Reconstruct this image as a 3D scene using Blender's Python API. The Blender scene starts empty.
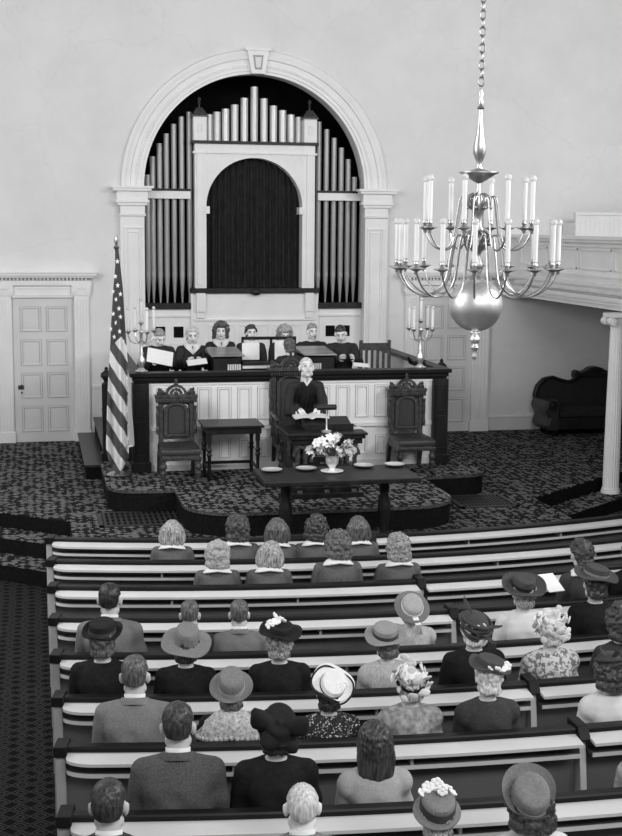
import bpy, bmesh, math, random
import numpy as np
from math import pi, sin, cos, sqrt, atan2, radians as R
from mathutils import Vector, Matrix, Euler, noise

random.seed(7)
scene = bpy.context.scene
COL = scene.collection

# ------------------------------------------------------------------ camera
F, YAW, PITCH, ROLL = 1312.0, .208, .145, .008
CAM = Vector((-3.335, -20.0, 3.75))
_fw = Vector((sin(YAW)*cos(PITCH), cos(YAW)*cos(PITCH), -sin(PITCH)))
_r0 = Vector((cos(YAW), -sin(YAW), 0)); _u0 = _r0.cross(_fw)
_r = cos(ROLL)*_r0 + sin(ROLL)*_u0
_u = -sin(ROLL)*_r0 + cos(ROLL)*_u0
def ray(px, py):
    px, py = float(px), float(py); return F*_fw + (px-311)*_r - (py-418)*_u
def onz(px, py, z):
    d = ray(px, py); return CAM + d*((float(z)-CAM.z)/d.z)
def ony(px, py, y):
    d = ray(px, py); return CAM + d*((float(y)-CAM.y)/d.y)
cd = bpy.data.cameras.new('camera'); cam = bpy.data.objects.new('camera', cd); COL.objects.link(cam)
cam.matrix_world = Matrix((( _r.x, _u.x, -_fw.x, CAM.x), (_r.y, _u.y, -_fw.y, CAM.y), (_r.z, _u.z, -_fw.z, CAM.z), (0,0,0,1)))
cd.sensor_fit = 'VERTICAL'; cd.sensor_height = 24.0; cd.lens = 24.0*F/836.0
cd.clip_end = 200
scene.camera = cam

# ------------------------------------------------------------------ materials
def newmat(name):
    m = bpy.data.materials.new(name); m.use_nodes = True
    nt = m.node_tree; b = nt.nodes['Principled BSDF']
    return m, nt, b
def grey(v): return (v, v, v, 1)
def mat(name, v, rough=.6, metal=0., vary=.0, scale=8., bump=0., bscale=40., stretch=(1,1,1), spec=.5, coat=0.):
    m, nt, b = newmat(name)
    b.inputs['Base Color'].default_value = grey(v); b.inputs['Roughness'].default_value = rough
    b.inputs['Metallic'].default_value = metal; b.inputs['Specular IOR Level'].default_value = spec
    if coat: b.inputs['Coat Weight'].default_value = coat; b.inputs['Coat Roughness'].default_value = .15
    tc = nt.nodes.new('ShaderNodeTexCoord'); mp = nt.nodes.new('ShaderNodeMapping')
    mp.inputs['Scale'].default_value = stretch
    nt.links.new(tc.outputs['Object'], mp.inputs['Vector'])
    if vary:
        n = nt.nodes.new('ShaderNodeTexNoise'); n.inputs['Scale'].default_value = scale; n.inputs['Detail'].default_value = 5
        nt.links.new(mp.outputs['Vector'], n.inputs['Vector'])
        r = nt.nodes.new('ShaderNodeValToRGB')
        r.color_ramp.elements[0].position = .3; r.color_ramp.elements[1].position = .7
        r.color_ramp.elements[0].color = grey(max(v*(1-vary), 0)); r.color_ramp.elements[1].color = grey(min(v*(1+vary), 1))
        nt.links.new(n.outputs['Fac'], r.inputs['Fac']); nt.links.new(r.outputs['Color'], b.inputs['Base Color'])
    if bump:
        n2 = nt.nodes.new('ShaderNodeTexNoise'); n2.inputs['Scale'].default_value = bscale; n2.inputs['Detail'].default_value = 4
        nt.links.new(mp.outputs['Vector'], n2.inputs['Vector'])
        bp = nt.nodes.new('ShaderNodeBump'); bp.inputs['Strength'].default_value = bump; bp.inputs['Distance'].default_value = .01
        nt.links.new(n2.outputs['Fac'], bp.inputs['Height']); nt.links.new(bp.outputs['Normal'], b.inputs['Normal'])
    return m
def voro_mat(name, v0, v1, scale, t0=.3, t1=.45, rough=.85, feature='F1', randomness=1.0):
    m, nt, b = newmat(name)
    tc = nt.nodes.new('ShaderNodeTexCoord'); vo = nt.nodes.new('ShaderNodeTexVoronoi')
    vo.feature = feature; vo.inputs['Scale'].default_value = scale; vo.inputs['Randomness'].default_value = randomness
    n = nt.nodes.new('ShaderNodeTexNoise'); n.inputs['Scale'].default_value = scale*1.3
    mx = nt.nodes.new('ShaderNodeMixRGB'); mx.blend_type = 'ADD'; mx.inputs['Fac'].default_value = .06
    nt.links.new(tc.outputs['Object'], mx.inputs[1]); nt.links.new(tc.outputs['Object'], n.inputs['Vector'])
    nt.links.new(n.outputs['Color'], mx.inputs[2]); nt.links.new(mx.outputs['Color'], vo.inputs['Vector'])
    r = nt.nodes.new('ShaderNodeValToRGB'); e = r.color_ramp.elements
    e[0].position = t0; e[0].color = grey(v0); e[1].position = t1; e[1].color = grey(v1)
    nt.links.new(vo.outputs['Distance'], r.inputs['Fac']); nt.links.new(r.outputs['Color'], b.inputs['Base Color'])
    b.inputs['Roughness'].default_value = rough
    return m
def carpet_mat(name, lo, hi, scale, diamonds=False):
    m, nt, b = newmat(name)
    tc = nt.nodes.new('ShaderNodeTexCoord')
    vo = nt.nodes.new('ShaderNodeTexVoronoi'); vo.distance = 'MANHATTAN'
    vo.inputs['Scale'].default_value = scale; vo.inputs['Randomness'].default_value = .12 if diamonds else .55
    mp = nt.nodes.new('ShaderNodeMapping'); mp.inputs['Scale'].default_value = (1,1,0); nt.links.new(tc.outputs['Object'], mp.inputs['Vector'])
    nt.links.new(mp.outputs['Vector'], vo.inputs['Vector'])
    r = nt.nodes.new('ShaderNodeValToRGB'); r.color_ramp.interpolation = 'LINEAR'
    e = r.color_ramp.elements
    e[0].position = .06; e[0].color = grey(hi); e[1].position = .13; e[1].color = grey(lo)
    for p, v in ((.24, lo), (.29, hi), (.37, hi*.9), (.43, lo), (.5, lo), (.55, hi), (.63, hi*.8), (.69, lo)):
        x = e.new(p); x.color = grey(v)
    nt.links.new(vo.outputs['Distance'], r.inputs['Fac'])
    n = nt.nodes.new('ShaderNodeTexNoise'); n.inputs['Scale'].default_value = 70; n.inputs['Detail'].default_value = 3
    nt.links.new(tc.outputs['Object'], n.inputs['Vector'])
    r2 = nt.nodes.new('ShaderNodeValToRGB'); r2.color_ramp.elements[0].color = grey(.35); r2.color_ramp.elements[1].color = grey(1.5)
    r2.color_ramp.elements[0].position = .3; r2.color_ramp.elements[1].position = .72
    nt.links.new(n.outputs['Fac'], r2.inputs['Fac'])
    mx = nt.nodes.new('ShaderNodeMixRGB'); mx.blend_type = 'MULTIPLY'; mx.inputs['Fac'].default_value = .62
    nt.links.new(r.outputs['Color'], mx.inputs[1]); nt.links.new(r2.outputs['Color'], mx.inputs[2])
    nt.links.new(mx.outputs['Color'], b.inputs['Base Color'])
    b.inputs['Roughness'].default_value = .95; b.inputs['Specular IOR Level'].default_value = .1
    return m
def plaster_mat(name, v):
    m, nt, b = newmat(name)
    tc = nt.nodes.new('ShaderNodeTexCoord')
    n = nt.nodes.new('ShaderNodeTexNoise'); n.inputs['Scale'].default_value = 1.1; n.inputs['Detail'].default_value = 8; n.inputs['Roughness'].default_value = .65
    nt.links.new(tc.outputs['Object'], n.inputs['Vector'])
    r = nt.nodes.new('ShaderNodeValToRGB'); r.color_ramp.elements[0].position = .3; r.color_ramp.elements[1].position = .7
    r.color_ramp.elements[0].color = grey(v*.93); r.color_ramp.elements[1].color = grey(v*1.05)
    nt.links.new(n.outputs['Fac'], r.inputs['Fac'])
    # faint hairline cracks
    nw = nt.nodes.new('ShaderNodeTexNoise'); nw.inputs['Scale'].default_value = 2.5; nw.inputs['Detail'].default_value = 3
    nt.links.new(tc.outputs['Object'], nw.inputs['Vector'])
    ad = nt.nodes.new('ShaderNodeMixRGB'); ad.blend_type = 'ADD'; ad.inputs['Fac'].default_value = .45
    nt.links.new(tc.outputs['Object'], ad.inputs[1]); nt.links.new(nw.outputs['Color'], ad.inputs[2])
    vo = nt.nodes.new('ShaderNodeTexVoronoi'); vo.feature = 'DISTANCE_TO_EDGE'; vo.inputs['Scale'].default_value = .42
    nt.links.new(ad.outputs['Color'], vo.inputs['Vector'])
    r3 = nt.nodes.new('ShaderNodeValToRGB'); r3.color_ramp.elements[0].color = grey(.955); r3.color_ramp.elements[1].color = grey(1)
    r3.color_ramp.elements[0].position = .0; r3.color_ramp.elements[1].position = .006
    nt.links.new(vo.outputs['Distance'], r3.inputs['Fac'])
    mx = nt.nodes.new('ShaderNodeMixRGB'); mx.blend_type = 'MULTIPLY'; mx.inputs['Fac'].default_value = 1
    nt.links.new(r.outputs['Color'], mx.inputs[1]); nt.links.new(r3.outputs['Color'], mx.inputs[2])
    nt.links.new(mx.outputs['Color'], b.inputs['Base Color']); b.inputs['Roughness'].default_value = .9
    b.inputs['Specular IOR Level'].default_value = .2
    return m
def hair_mat(name, v, curly=False):
    m, nt, b = newmat(name)
    tc = nt.nodes.new('ShaderNodeTexCoord'); mp = nt.nodes.new('ShaderNodeMapping')
    mp.inputs['Scale'].default_value = (1,1,1) if curly else (1,1,.16)
    nt.links.new(tc.outputs['Object'], mp.inputs['Vector'])
    n = nt.nodes.new('ShaderNodeTexNoise'); n.inputs['Scale'].default_value = 42 if curly else 85; n.inputs['Detail'].default_value = 4
    if curly: n.inputs['Distortion'].default_value = 1.5
    nt.links.new(mp.outputs['Vector'], n.inputs['Vector'])
    r = nt.nodes.new('ShaderNodeValToRGB'); r.color_ramp.elements[0].position = .32; r.color_ramp.elements[1].position = .68
    r.color_ramp.elements[0].color = grey(v*(.25 if v < .25 else .6)); r.color_ramp.elements[1].color = grey(min(v*(2.3 if v < .25 else 1.35), .95))
    nt.links.new(n.outputs['Fac'], r.inputs['Fac']); nt.links.new(r.outputs['Color'], b.inputs['Base Color'])
    bp = nt.nodes.new('ShaderNodeBump'); bp.inputs['Strength'].default_value = .8; bp.inputs['Distance'].default_value = .006
    nt.links.new(n.outputs['Fac'], bp.inputs['Height']); nt.links.new(bp.outputs['Normal'], b.inputs['Normal'])
    b.inputs['Roughness'].default_value = .36
    return m

M = {}
M['plaster'] = plaster_mat('plaster', .76)
M['plaster_right'] = plaster_mat('plaster_grey', .5)
M['paint'] = mat('white_paint', .82, .45, vary=.04, scale=3)
M['paint_dim'] = mat('cream_paint', .74, .5, vary=.05, scale=3)
M['paint_door'] = mat('door_paint', .66, .45, vary=.05, scale=2)
M['shade_gap'] = mat('groove_shadow', .36, .7)
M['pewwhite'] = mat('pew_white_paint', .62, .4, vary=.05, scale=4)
M['pewshaded'] = mat('pew_shaded_paint', .13, .55, vary=.12, scale=5, stretch=(1,1,.3))  # paint tone darkened to hold the deep shade on the pew backs
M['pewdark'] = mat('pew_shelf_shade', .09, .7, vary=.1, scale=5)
M['pewend'] = mat('pew_end_paint', .38, .5, vary=.1, scale=6)
M['wood'] = mat('dark_walnut', .012, .4, vary=.5, scale=14, stretch=(1,1,.15), spec=.3)
M['woodx'] = mat('dark_mahogany_rail', .010, .42, vary=.4, scale=12, stretch=(.2,1,1), spec=.18)
M['wood2'] = mat('carved_walnut', .05, .36, vary=.5, scale=25, spec=.45)
M['wood_lit'] = mat('console_lit_wood', .3, .3, vary=.3, scale=10, stretch=(.2,1,1), coat=.4)  # wood made paler to carry the light reflected on the console lids
M['black'] = mat('black_void', .006, .9, spec=.1)
M['leather'] = mat('dark_leather', .022, .4, vary=.3, scale=30)
M['velvet'] = mat('sofa_velvet', .012, .8, vary=.4, scale=20)
M['upholst'] = mat('chair_upholstery', .035, .75, vary=.3, scale=60)
M['curtain'] = mat('black_curtain', .022, .9, vary=.3, scale=10, spec=.2)
M['pipe'] = mat('organ_pipe_metal', .62, .38, .35, vary=.12, scale=5, stretch=(1,1,.1))
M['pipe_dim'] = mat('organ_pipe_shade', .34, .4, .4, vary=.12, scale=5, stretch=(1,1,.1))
M['brass'] = mat('polished_brass', .8, .42, 1.0, vary=.06, scale=8)
M['brassd'] = mat('old_brass', .45, .36, 1.0, vary=.15, scale=15)
M['candle'] = mat('candle_white', .85, .4)
M['silver'] = mat('silver_plate', .85, .3, .6)
M['paper'] = mat('white_paper', .85, .8, vary=.04, scale=30)
M['carpet'] = carpet_mat('chancel_carpet', .014, .33, 11)
M['carpet_dais'] = carpet_mat('dais_carpet', .014, .40, 12)
M['carpet_aisle'] = carpet_mat('aisle_carpet', .006, .05, 8, True)
M['carpet_edge'] = mat('carpet_edge', .07, .95, vary=.6, scale=30, spec=.1)
M['carpet_dark'] = mat('carpet_riser', .008, .95, vary=.5, scale=40, spec=.1)
M['iron'] = mat('iron_grille', .05, .5, .4)
M['ivory'] = mat('ivory_keys', .7, .4)
M['skin'] = mat('skin', .5, .55, vary=.05, scale=20)
M['skin_light'] = mat('skin_fair', .78, .55, vary=.04, scale=20)
M['eye'] = mat('eye_dark', .05, .3)
M['lip'] = mat('lip', .34, .5)
M['shirt'] = mat('white_cotton', .8, .7)
M['suit_dark'] = mat('dark_wool', .035, .85, vary=.3, scale=60, bump=.2, bscale=90)
M['suit_mid'] = mat('grey_wool', .16, .85, vary=.15, scale=80, bump=.2, bscale=120)
M['suit_tweed'] = mat('tweed', .085, .9, vary=.45, scale=140, bump=.4, bscale=140)
M['suit_light'] = mat('light_tweed', .2, .9, vary=.25, scale=150, bump=.4, bscale=140)
M['coat_black'] = mat('black_wool', .012, .85, vary=.3, scale=40, spec=.2)
M['robe_grey'] = mat('grey_choir_robe', .10, .8, vary=.25, scale=30, stretch=(3,3,.3), bump=.6, bscale=30)
M['robe_black'] = mat('black_choir_robe', .012, .75, vary=.5, scale=14, stretch=(3,3,.2), bump=.5, bscale=14)
M['white_dress'] = mat('white_blouse', .68, .8, vary=.06, scale=12, bump=.15, bscale=25)
M['light_sweater'] = mat('pale_sweater', .36, .9, vary=.1, scale=60, bump=.2, bscale=90)
M['stripe_blouse'] = mat('striped_blouse', .42, .85, vary=.22, scale=24, stretch=(3,3,.2))
M['print_small'] = voro_mat('small_floral_print', .75, .015, 42, .22, .32)
M['print_big'] = mat('floral_print', .3, .85, vary=.55, scale=22)
M['print_rings'] = voro_mat('ring_print', .6, .17, 34, .5, .62)
M['fur'] = mat('fur_trim', .5, .95, vary=.5, scale=45, bump=1, bscale=80)
M['straw'] = mat('straw', .19, .7, vary=.15, scale=60, bump=.4, bscale=120)
M['straw_pale'] = mat('pale_straw', .36, .7, vary=.1, scale=60, bump=.4, bscale=120)
M['felt_grey'] = mat('grey_felt', .26, .9, vary=.08, scale=20)
M['felt_black'] = mat('black_felt', .014, .8, vary=.2, scale=30, spec=.25)
M['felt_dark'] = mat('dark_felt', .05, .85, vary=.2, scale=30)
M['hat_white'] = mat('white_hat', .75, .75, vary=.05, scale=30)
M['petal'] = mat('white_petal', .92, .7, vary=.06, scale=30)
M['leaf'] = mat('leaf', .1, .6, vary=.3, scale=30)
for k, v, c in (('dark', .028, 0), ('black', .014, 0), ('brown', .07, 0), ('fair', .24, 0), ('blond', .38, 0), ('white', .62, 0), ('grey', .3, 0),
                ('curl_dark', .035, 1), ('curl_brown', .075, 1), ('curl_fair', .2, 1), ('curl_blond', .36, 1)):
    M['hair_'+k] = hair_mat('hair_'+k, v, bool(c))
g, nt, b = newmat('clear_glass'); b.inputs['Base Color'].default_value = grey(.95); b.inputs['Roughness'].default_value = .15
b.inputs['Transmission Weight'].default_value = .45; b.inputs['IOR'].default_value = 1.3; M['glass'] = g
# flag: the stripes follow the first texture coordinate of the cloth
g, nt, b = newmat('flag_cloth'); uv = nt.nodes.new('ShaderNodeUVMap'); sp = nt.nodes.new('ShaderNodeSeparateXYZ')
nt.links.new(uv.outputs['UV'], sp.inputs['Vector'])
md = nt.nodes.new('ShaderNodeMath'); md.operation = 'PINGPONG'; md.inputs[1].default_value = 1.0
nt.links.new(sp.outputs['X'], md.inputs[0])
rr = nt.nodes.new('ShaderNodeValToRGB'); rr.color_ramp.elements[0].position = .48; rr.color_ramp.elements[1].position = .52
rr.color_ramp.elements[0].color = grey(.72); rr.color_ramp.elements[1].color = grey(.075)
nt.links.new(md.outputs[0], rr.inputs['Fac'])
gt = nt.nodes.new('ShaderNodeMath'); gt.operation = 'GREATER_THAN'; gt.inputs[1].default_value = 0
nt.links.new(sp.outputs['Y'], gt.inputs[0])
mx = nt.nodes.new('ShaderNodeMixRGB'); nt.links.new(gt.outputs[0], mx.inputs['Fac']); nt.links.new(rr.outputs['Color'], mx.inputs[1])
mx.inputs[2].default_value = grey(.045); nt.links.new(mx.outputs['Color'], b.inputs['Base Color']); b.inputs['Roughness'].default_value = .8
M['flag'] = g

# ------------------------------------------------------------------ mesh builder
class MB:
    def __init__(s): s.v = []; s.f = []; s.mi = []; s.cur = 0
    def add(s, verts, faces):
        o = len(s.v); s.v.extend([tuple(p) for p in verts])
        for f in faces: s.f.append(tuple(i+o for i in f)); s.mi.append(s.cur)
        return s
    def box(s, x0, x1, y0, y1, z0, z1):
        return s.add([(x0,y0,z0),(x1,y0,z0),(x1,y1,z0),(x0,y1,z0),(x0,y0,z1),(x1,y0,z1),(x1,y1,z1),(x0,y1,z1)],
                     [(0,3,2,1),(4,5,6,7),(0,1,5,4),(1,2,6,5),(2,3,7,6),(3,0,4,7)])
    def loft(s, rings, cap=True, closed=True):
        n = len(rings[0]); v = [p for r in rings for p in r]; f = []
        for i in range(len(rings)-1):
            for j in range(n if closed else n-1):
                k = (j+1) % n
                f.append((i*n+j, i*n+k, (i+1)*n+k, (i+1)*n+j))
        if cap and closed:
            f.append(tuple(reversed(range(n)))); f.append(tuple((len(rings)-1)*n+j for j in range(n)))
        return s.add(v, f)
    def lathe(s, prof, c=(0,0,0), n=24, axis='z'):
        rings = []
        for (r, h) in prof:
            r = max(r, 1e-4)
            ring = [(r*cos(2*pi*k/n), r*sin(2*pi*k/n), h) for k in range(n)]
            if axis == 'y': ring = [(p[0], p[2], p[1]) for p in ring]
            if axis == 'x': ring = [(p[2], p[0], p[1]) for p in ring]
            rings.append([(p[0]+c[0], p[1]+c[1], p[2]+c[2]) for p in ring])
        return s.loft(rings)
    def tube(s, path, r, n=8):
        path = [Vector(p) for p in path]; rs = r if isinstance(r, (list, tuple)) else [r]*len(path)
        rings = []; prev = None
        for i, p in enumerate(path):
            t = (path[min(i+1, len(path)-1)] - path[max(i-1, 0)]); t = t.normalized() if t.length else Vector((0,0,1))
            if prev is None:
                a = Vector((0,0,1)) if abs(t.z) < .9 else Vector((1,0,0)); e = t.cross(a).normalized()
            else:
                e = (prev - t*prev.dot(t)); e = e.normalized() if e.length > 1e-6 else prev
            prev = e; g = t.cross(e)
            rings.append([tuple(p + (e*cos(2*pi*k/n) + g*sin(2*pi*k/n))*rs[i]) for k in range(n)])
        return s.loft(rings)
    def prism(s, poly, y0, y1, plane='xz'):
        n = len(poly)
        def P(a, b, d): return {'xz': (a, d, b), 'xy': (a, b, d), 'yz': (d, a, b)}[plane]
        v = [P(a, b, y0) for a, b in poly] + [P(a, b, y1) for a, b in poly]
        f = [tuple(reversed(range(n))), tuple(range(n, 2*n))] + [(i, (i+1)%n, n+(i+1)%n, n+i) for i in range(n)]
        return s.add(v, f)
    def ball(s, c, rx, ry=None, rz=None, nu=16, nv=10, rot=None):
        ry = rx if ry is None else ry; rz = rx if rz is None else rz
        rings = []
        for i in range(nv+1):
            th = pi*i/nv; th = min(max(th, .02), pi-.02)
            ring = []
            for k in range(nu):
                p = Vector((rx*sin(th)*cos(2*pi*k/nu), ry*sin(th)*sin(2*pi*k/nu), -rz*cos(th)))
                if rot: p = rot @ p
                ring.append((p.x+c[0], p.y+c[1], p.z+c[2]))
            rings.append(ring)
        return s.loft(rings)
    def capsule(s, a, ra, b, rb, n=14):
        a = Vector(a); b = Vector(b); t = (b-a).normalized()
        path, rs = [], []
        for q in (1., .87, .6, .3): path.append(a - t*ra*q); rs.append(ra*sqrt(max(1-q*q, .002)))
        path.append(a); rs.append(ra); path.append(b); rs.append(rb)
        for q in (.3, .6, .87, 1.): path.append(b + t*rb*q); rs.append(rb*sqrt(max(1-q*q, .002)))
        return s.tube(path, rs, n)
    def panel(s, x0, x1, z0, z1, y, d=.012, w=.02, groove=0):   # moulded frame on a wall facing -y
        for (a0, a1, b0, b1) in ((x0,x1,z0,z0+w), (x0,x1,z1-w,z1), (x0,x0+w,z0+w,z1-w), (x1-w,x1,z0+w,z1-w)):
            s.box(a0, a1, y-d, y, b0, b1)
        if groove:
            s.cur = 1; g = groove
            for (a0, a1, b0, b1) in ((x0-g,x1+g,z0-g,z0), (x0-g,x1+g,z1,z1+g), (x0-g,x0,z0,z1), (x1,x1+g,z0,z1), (x0+w,x1-w,z1-w-g,z1-w), (x1-w-g,x1-w,z0+w,z1-w), (x0+w,x0+w+g,z0+w,z1-w)): s.box(a0, a1, y-.003, y, b0, b1)
            s.cur = 0
        return s
    def mesh(s, name='m'):
        me = bpy.data.meshes.new(name); me.from_pydata(s.v, [], s.f); me.update()
        if any(s.mi): me.polygons.foreach_set('material_index', s.mi)
        bm = bmesh.new(); bm.from_mesh(me); bmesh.ops.recalc_face_normals(bm, faces=bm.faces); bm.to_mesh(me); bm.free()
        return me
    def build(s, name, mats, parent=None, smooth=None, bevel=0., loc=None, rotz=None):
        return link(name, s.mesh(name), mats, parent, smooth, bevel, loc, rotz)
def setmats(me, mats):
    n = len(me.polygons); mi = np.empty(n, np.int32); me.polygons.foreach_get('material_index', mi); me.materials.clear()
    for m in (mats if isinstance(mats, (list, tuple)) else [mats]): me.materials.append(M[m])
    me.polygons.foreach_set('material_index', mi)
def link(name, me, mats, parent=None, smooth=None, bevel=0., loc=None, rotz=None):
    o = bpy.data.objects.new(name, me); COL.objects.link(o)
    if mats is not None:
        setmats(me, mats)
    if parent is not None: o.parent = parent
    if loc is not None: o.location = loc
    if rotz is not None: o.rotation_euler.z = rotz
    if smooth is not None:
        me.polygons.foreach_set('use_smooth', [True]*len(me.polygons))
        if smooth < 180: me.set_sharp_from_angle(angle=R(smooth))
    if bevel:
        b = o.modifiers.new('bevel', 'BEVEL'); b.width = bevel; b.segments = 2; b.limit_method = 'ANGLE'; b.angle_limit = R(40)
    return o
def tag(o, label=None, cat=None, group=None, kind=None):
    if label: o['label'] = label
    if cat: o['category'] = cat
    if group: o['group'] = group
    if kind: o['kind'] = kind
    return o
def thing(name, label, cat, loc=(0,0,0), rotz=0, group=None, scale=1.):
    o = bpy.data.objects.new(name, None); COL.objects.link(o); o.empty_display_size = .2
    o.location = loc; o.rotation_euler.z = rotz; o.scale = (scale,)*3
    return tag(o, label, cat, group)
def struct(name, mb, mats, parent=None, **k):
    o = mb.build(name, mats, parent, **k)
    if parent is None: o['kind'] = 'structure'; o['category'] = name.split('_')[0]
    return o
def slabel(o, l, c=None):
    o['label'] = l
    if c: o['category'] = c
    return o
def copy_tree(o, parent=None):
    c = o.copy(); COL.objects.link(c)
    if parent is not None: c.parent = parent
    for ch in list(o.children): copy_tree(ch, c)
    return c
def voxel(mb, size, smooth=3, name='v'):
    o = bpy.data.objects.new(name, mb.mesh(name)); COL.objects.link(o)
    m = o.modifiers.new('r', 'REMESH'); m.mode = 'VOXEL'; m.voxel_size = size
    if smooth:
        m2 = o.modifiers.new('s', 'SMOOTH'); m2.factor = .5; m2.iterations = smooth
    dg = bpy.context.evaluated_depsgraph_get(); dg.update()
    me = bpy.data.meshes.new_from_object(o.evaluated_get(dg))
    old = o.data; bpy.data.objects.remove(o); bpy.data.meshes.remove(old)
    me.polygons.foreach_set('use_smooth', [True]*len(me.polygons))
    return me
def sstep(a, b, x):
    t = min(max((x-a)/(b-a), 0), 1); return t*t*(3-2*t)

# ================================================================== THE ROOM
FZ, DZ, LZ = .5, .76, 1.15          # chancel floor, dais, choir loft
o = struct('floor_nave', MB().box(-8, 8, -26, 0, -.1, 0), 'carpet_aisle'); slabel(o, 'dark patterned carpet of the nave and its aisle', 'floor')
cf = [(-8,-1.6),(-3.0,-5.55),(-3.0,-7.45),(2.57,-7.45),(2.57,-5.22),(4.0,-4.05),(8,-.9),(8,0),(-8,0)]
mb = MB(); mb.prism(cf, .004, FZ, 'xy')
o = struct('floor_chancel', mb, ['carpet']); slabel(o, 'patterned carpet of the raised chancel floor', 'floor')
# steps down to the aisles beside the first pew
def step(pts, off, z, name, label):
    p = [Vector((a, b)) for a, b in pts]; d = (p[1]-p[0]).normalized(); nn = Vector((d.y, -d.x))
    if nn.y > 0: nn = -nn
    q = [p[0], p[1], p[1]+nn*off, p[0]+nn*off]
    m_ = MB().prism([(a.x, a.y) for a in q], .004, z, 'xy'); m_.mi = [1,0,1,1,1,1]; o = struct(name, m_, ['carpet','carpet_dark']); slabel(o, label, 'step')
step([(-8,-1.61),(-3.02,-5.57)], .42, .335, 'floor_step', 'upper carpeted step down to the left aisle')
step([(-8,-2.15),(-3.02,-6.11)], .42, .17, 'floor_step', 'lower carpeted step down to the left aisle')
step([(2.59,-5.24),(8,-.92)], .42, .335, 'floor_step', 'upper carpeted step down to the right aisle')
step([(2.59,-5.78),(8,-1.46)], .42, .17, 'floor_step', 'lower carpeted step down to the right aisle')
# dark carpeted risers of the chancel edge
mb = MB()
for (a, b) in (((-8,-1.6),(-3.0,-5.55)), ((-3.0,-5.55),(-3.0,-7.45)), ((2.57,-7.45),(2.57,-5.22)), ((2.57,-5.22),(4.0,-4.05)), ((4.0,-4.05),(8,-.9))):
    a = Vector((*a, 0)); b = Vector((*b, 0)); d = (b-a).normalized(); n = Vector((d.y, -d.x, 0))
    if n.y > 0 or (abs(n.y) < .01 and n.x*(a.x) < 0): n = -n
    q = [a, b, b+n*.012, a+n*.012]
    mb.prism([(p.x, p.y) for p in q], .336, FZ-.012, 'xy')
o = struct('trim_riser', mb, 'carpet_dark'); slabel(o, 'dark risers along the chancel edge', 'riser')
# dais with its rounded bulge towards the pews
def arc(cx, cy, r, a0, a1, n=8): return [(cx+r*cos(R(a0+(a1-a0)*i/n)), cy+r*sin(R(a0+(a1-a0)*i/n))) for i in range(n+1)]
dais = ([(-2.55,-3.3)] + arc(-2.2,-4.9,.35,180,270) + [(-1.8,-5.27)] + [(-1.8,-5.9)] + arc(-1.25,-6.05,.55,180,265)
        + [(-.6,-6.62),(.2,-6.62)] + arc(.65,-6.05,.55,-80,0) + [(1.2,-5.0)] + arc(1.75,-4.6,.35,-80,0) + [(2.1,-3.3)])
mb = MB(); mb.prism(dais, FZ, DZ-.015, 'xy')
o = struct('trim_dais_riser', mb, 'carpet_dark'); slabel(o, 'dark riser of the pulpit dais', 'riser')
cx0 = sum(p[0] for p in dais)/len(dais); cy0 = sum(p[1] for p in dais)/len(dais)
mb = MB(); mb.prism([(p[0]+(.012 if p[0]>cx0 else -.012), p[1]-.012) for p in dais], DZ-.035, DZ, 'xy'); mb.mi = [1,0]+[1]*(len(mb.f)-2)
o = struct('floor_dais', mb, ['carpet_dais','carpet_edge']); slabel(o, 'carpeted pulpit dais with rounded front', 'floor')
o = struct('floor_choir', MB().box(-2.2, 1.78, -4.0, -.01, FZ, LZ), 'carpet_dark'); slabel(o, 'raised floor of the choir behind the rail', 'floor')

# back wall with the organ arch
HW, ARX, ARZ, WH = 8.0, 1.71, 4.31, 9.0
mb = MB()
mb.box(-HW, -ARX, 0, .35, 0, ARZ); mb.box(ARX, HW, 0, .35, 0, ARZ)
N = 40; bot = [(ARX*cos(pi - pi*i/N), ARZ + ARX*sin(pi*i/N)) for i in range(N+1)]
for i in range(N):
    a, b = bot[i], bot[i+1]
    mb.prism([a, b, (b[0], WH), (a[0], WH)], 0, .35, 'xz')
mb.box(-HW, -ARX, 0, .35, ARZ, WH); mb.box(ARX, HW, 0, .35, ARZ, WH)
o = struct('wall_back', mb, 'plaster'); slabel(o, 'tall pale plaster wall around the organ arch', 'wall')
mb = MB(); mb.box(-1.85, 1.85, 1.3, 1.4, 0, 6.2); mb.box(-1.9, -1.75, .35, 1.4, 0, 6.2); mb.box(1.75, 1.9, .35, 1.4, 0, 6.2); mb.box(-1.9, 1.9, .35, 1.4, 6.06, 6.16)
o = struct('wall_recess', mb, 'black'); slabel(o, 'black recess behind the organ pipes', 'wall')
o = struct('wall_right', MB().box(7.4, 7.6, -22, 0, 0, WH), 'plaster'); slabel(o, 'plaster side wall beyond the gallery', 'wall')
o = struct('wall_left', MB().box(-7.6, -7.4, -22, 0, 0, WH), 'plaster'); slabel(o, 'plaster side wall at the left', 'wall')
o = struct('baseboard_right', MB().box(3.83, 7.4, -.03, 0, FZ, FZ+.22).box(3.83, 7.4, -.04, 0, FZ+.2, FZ+.23), 'paint_dim', bevel=.005); slabel(o, 'white baseboard behind the sofa', 'baseboard')
o = struct('baseboard_left', MB().box(-7.4, -3.95, -.03, 0, FZ, FZ+.22), 'paint_dim', bevel=.005); slabel(o, 'white baseboard left of the door', 'baseboard')

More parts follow.
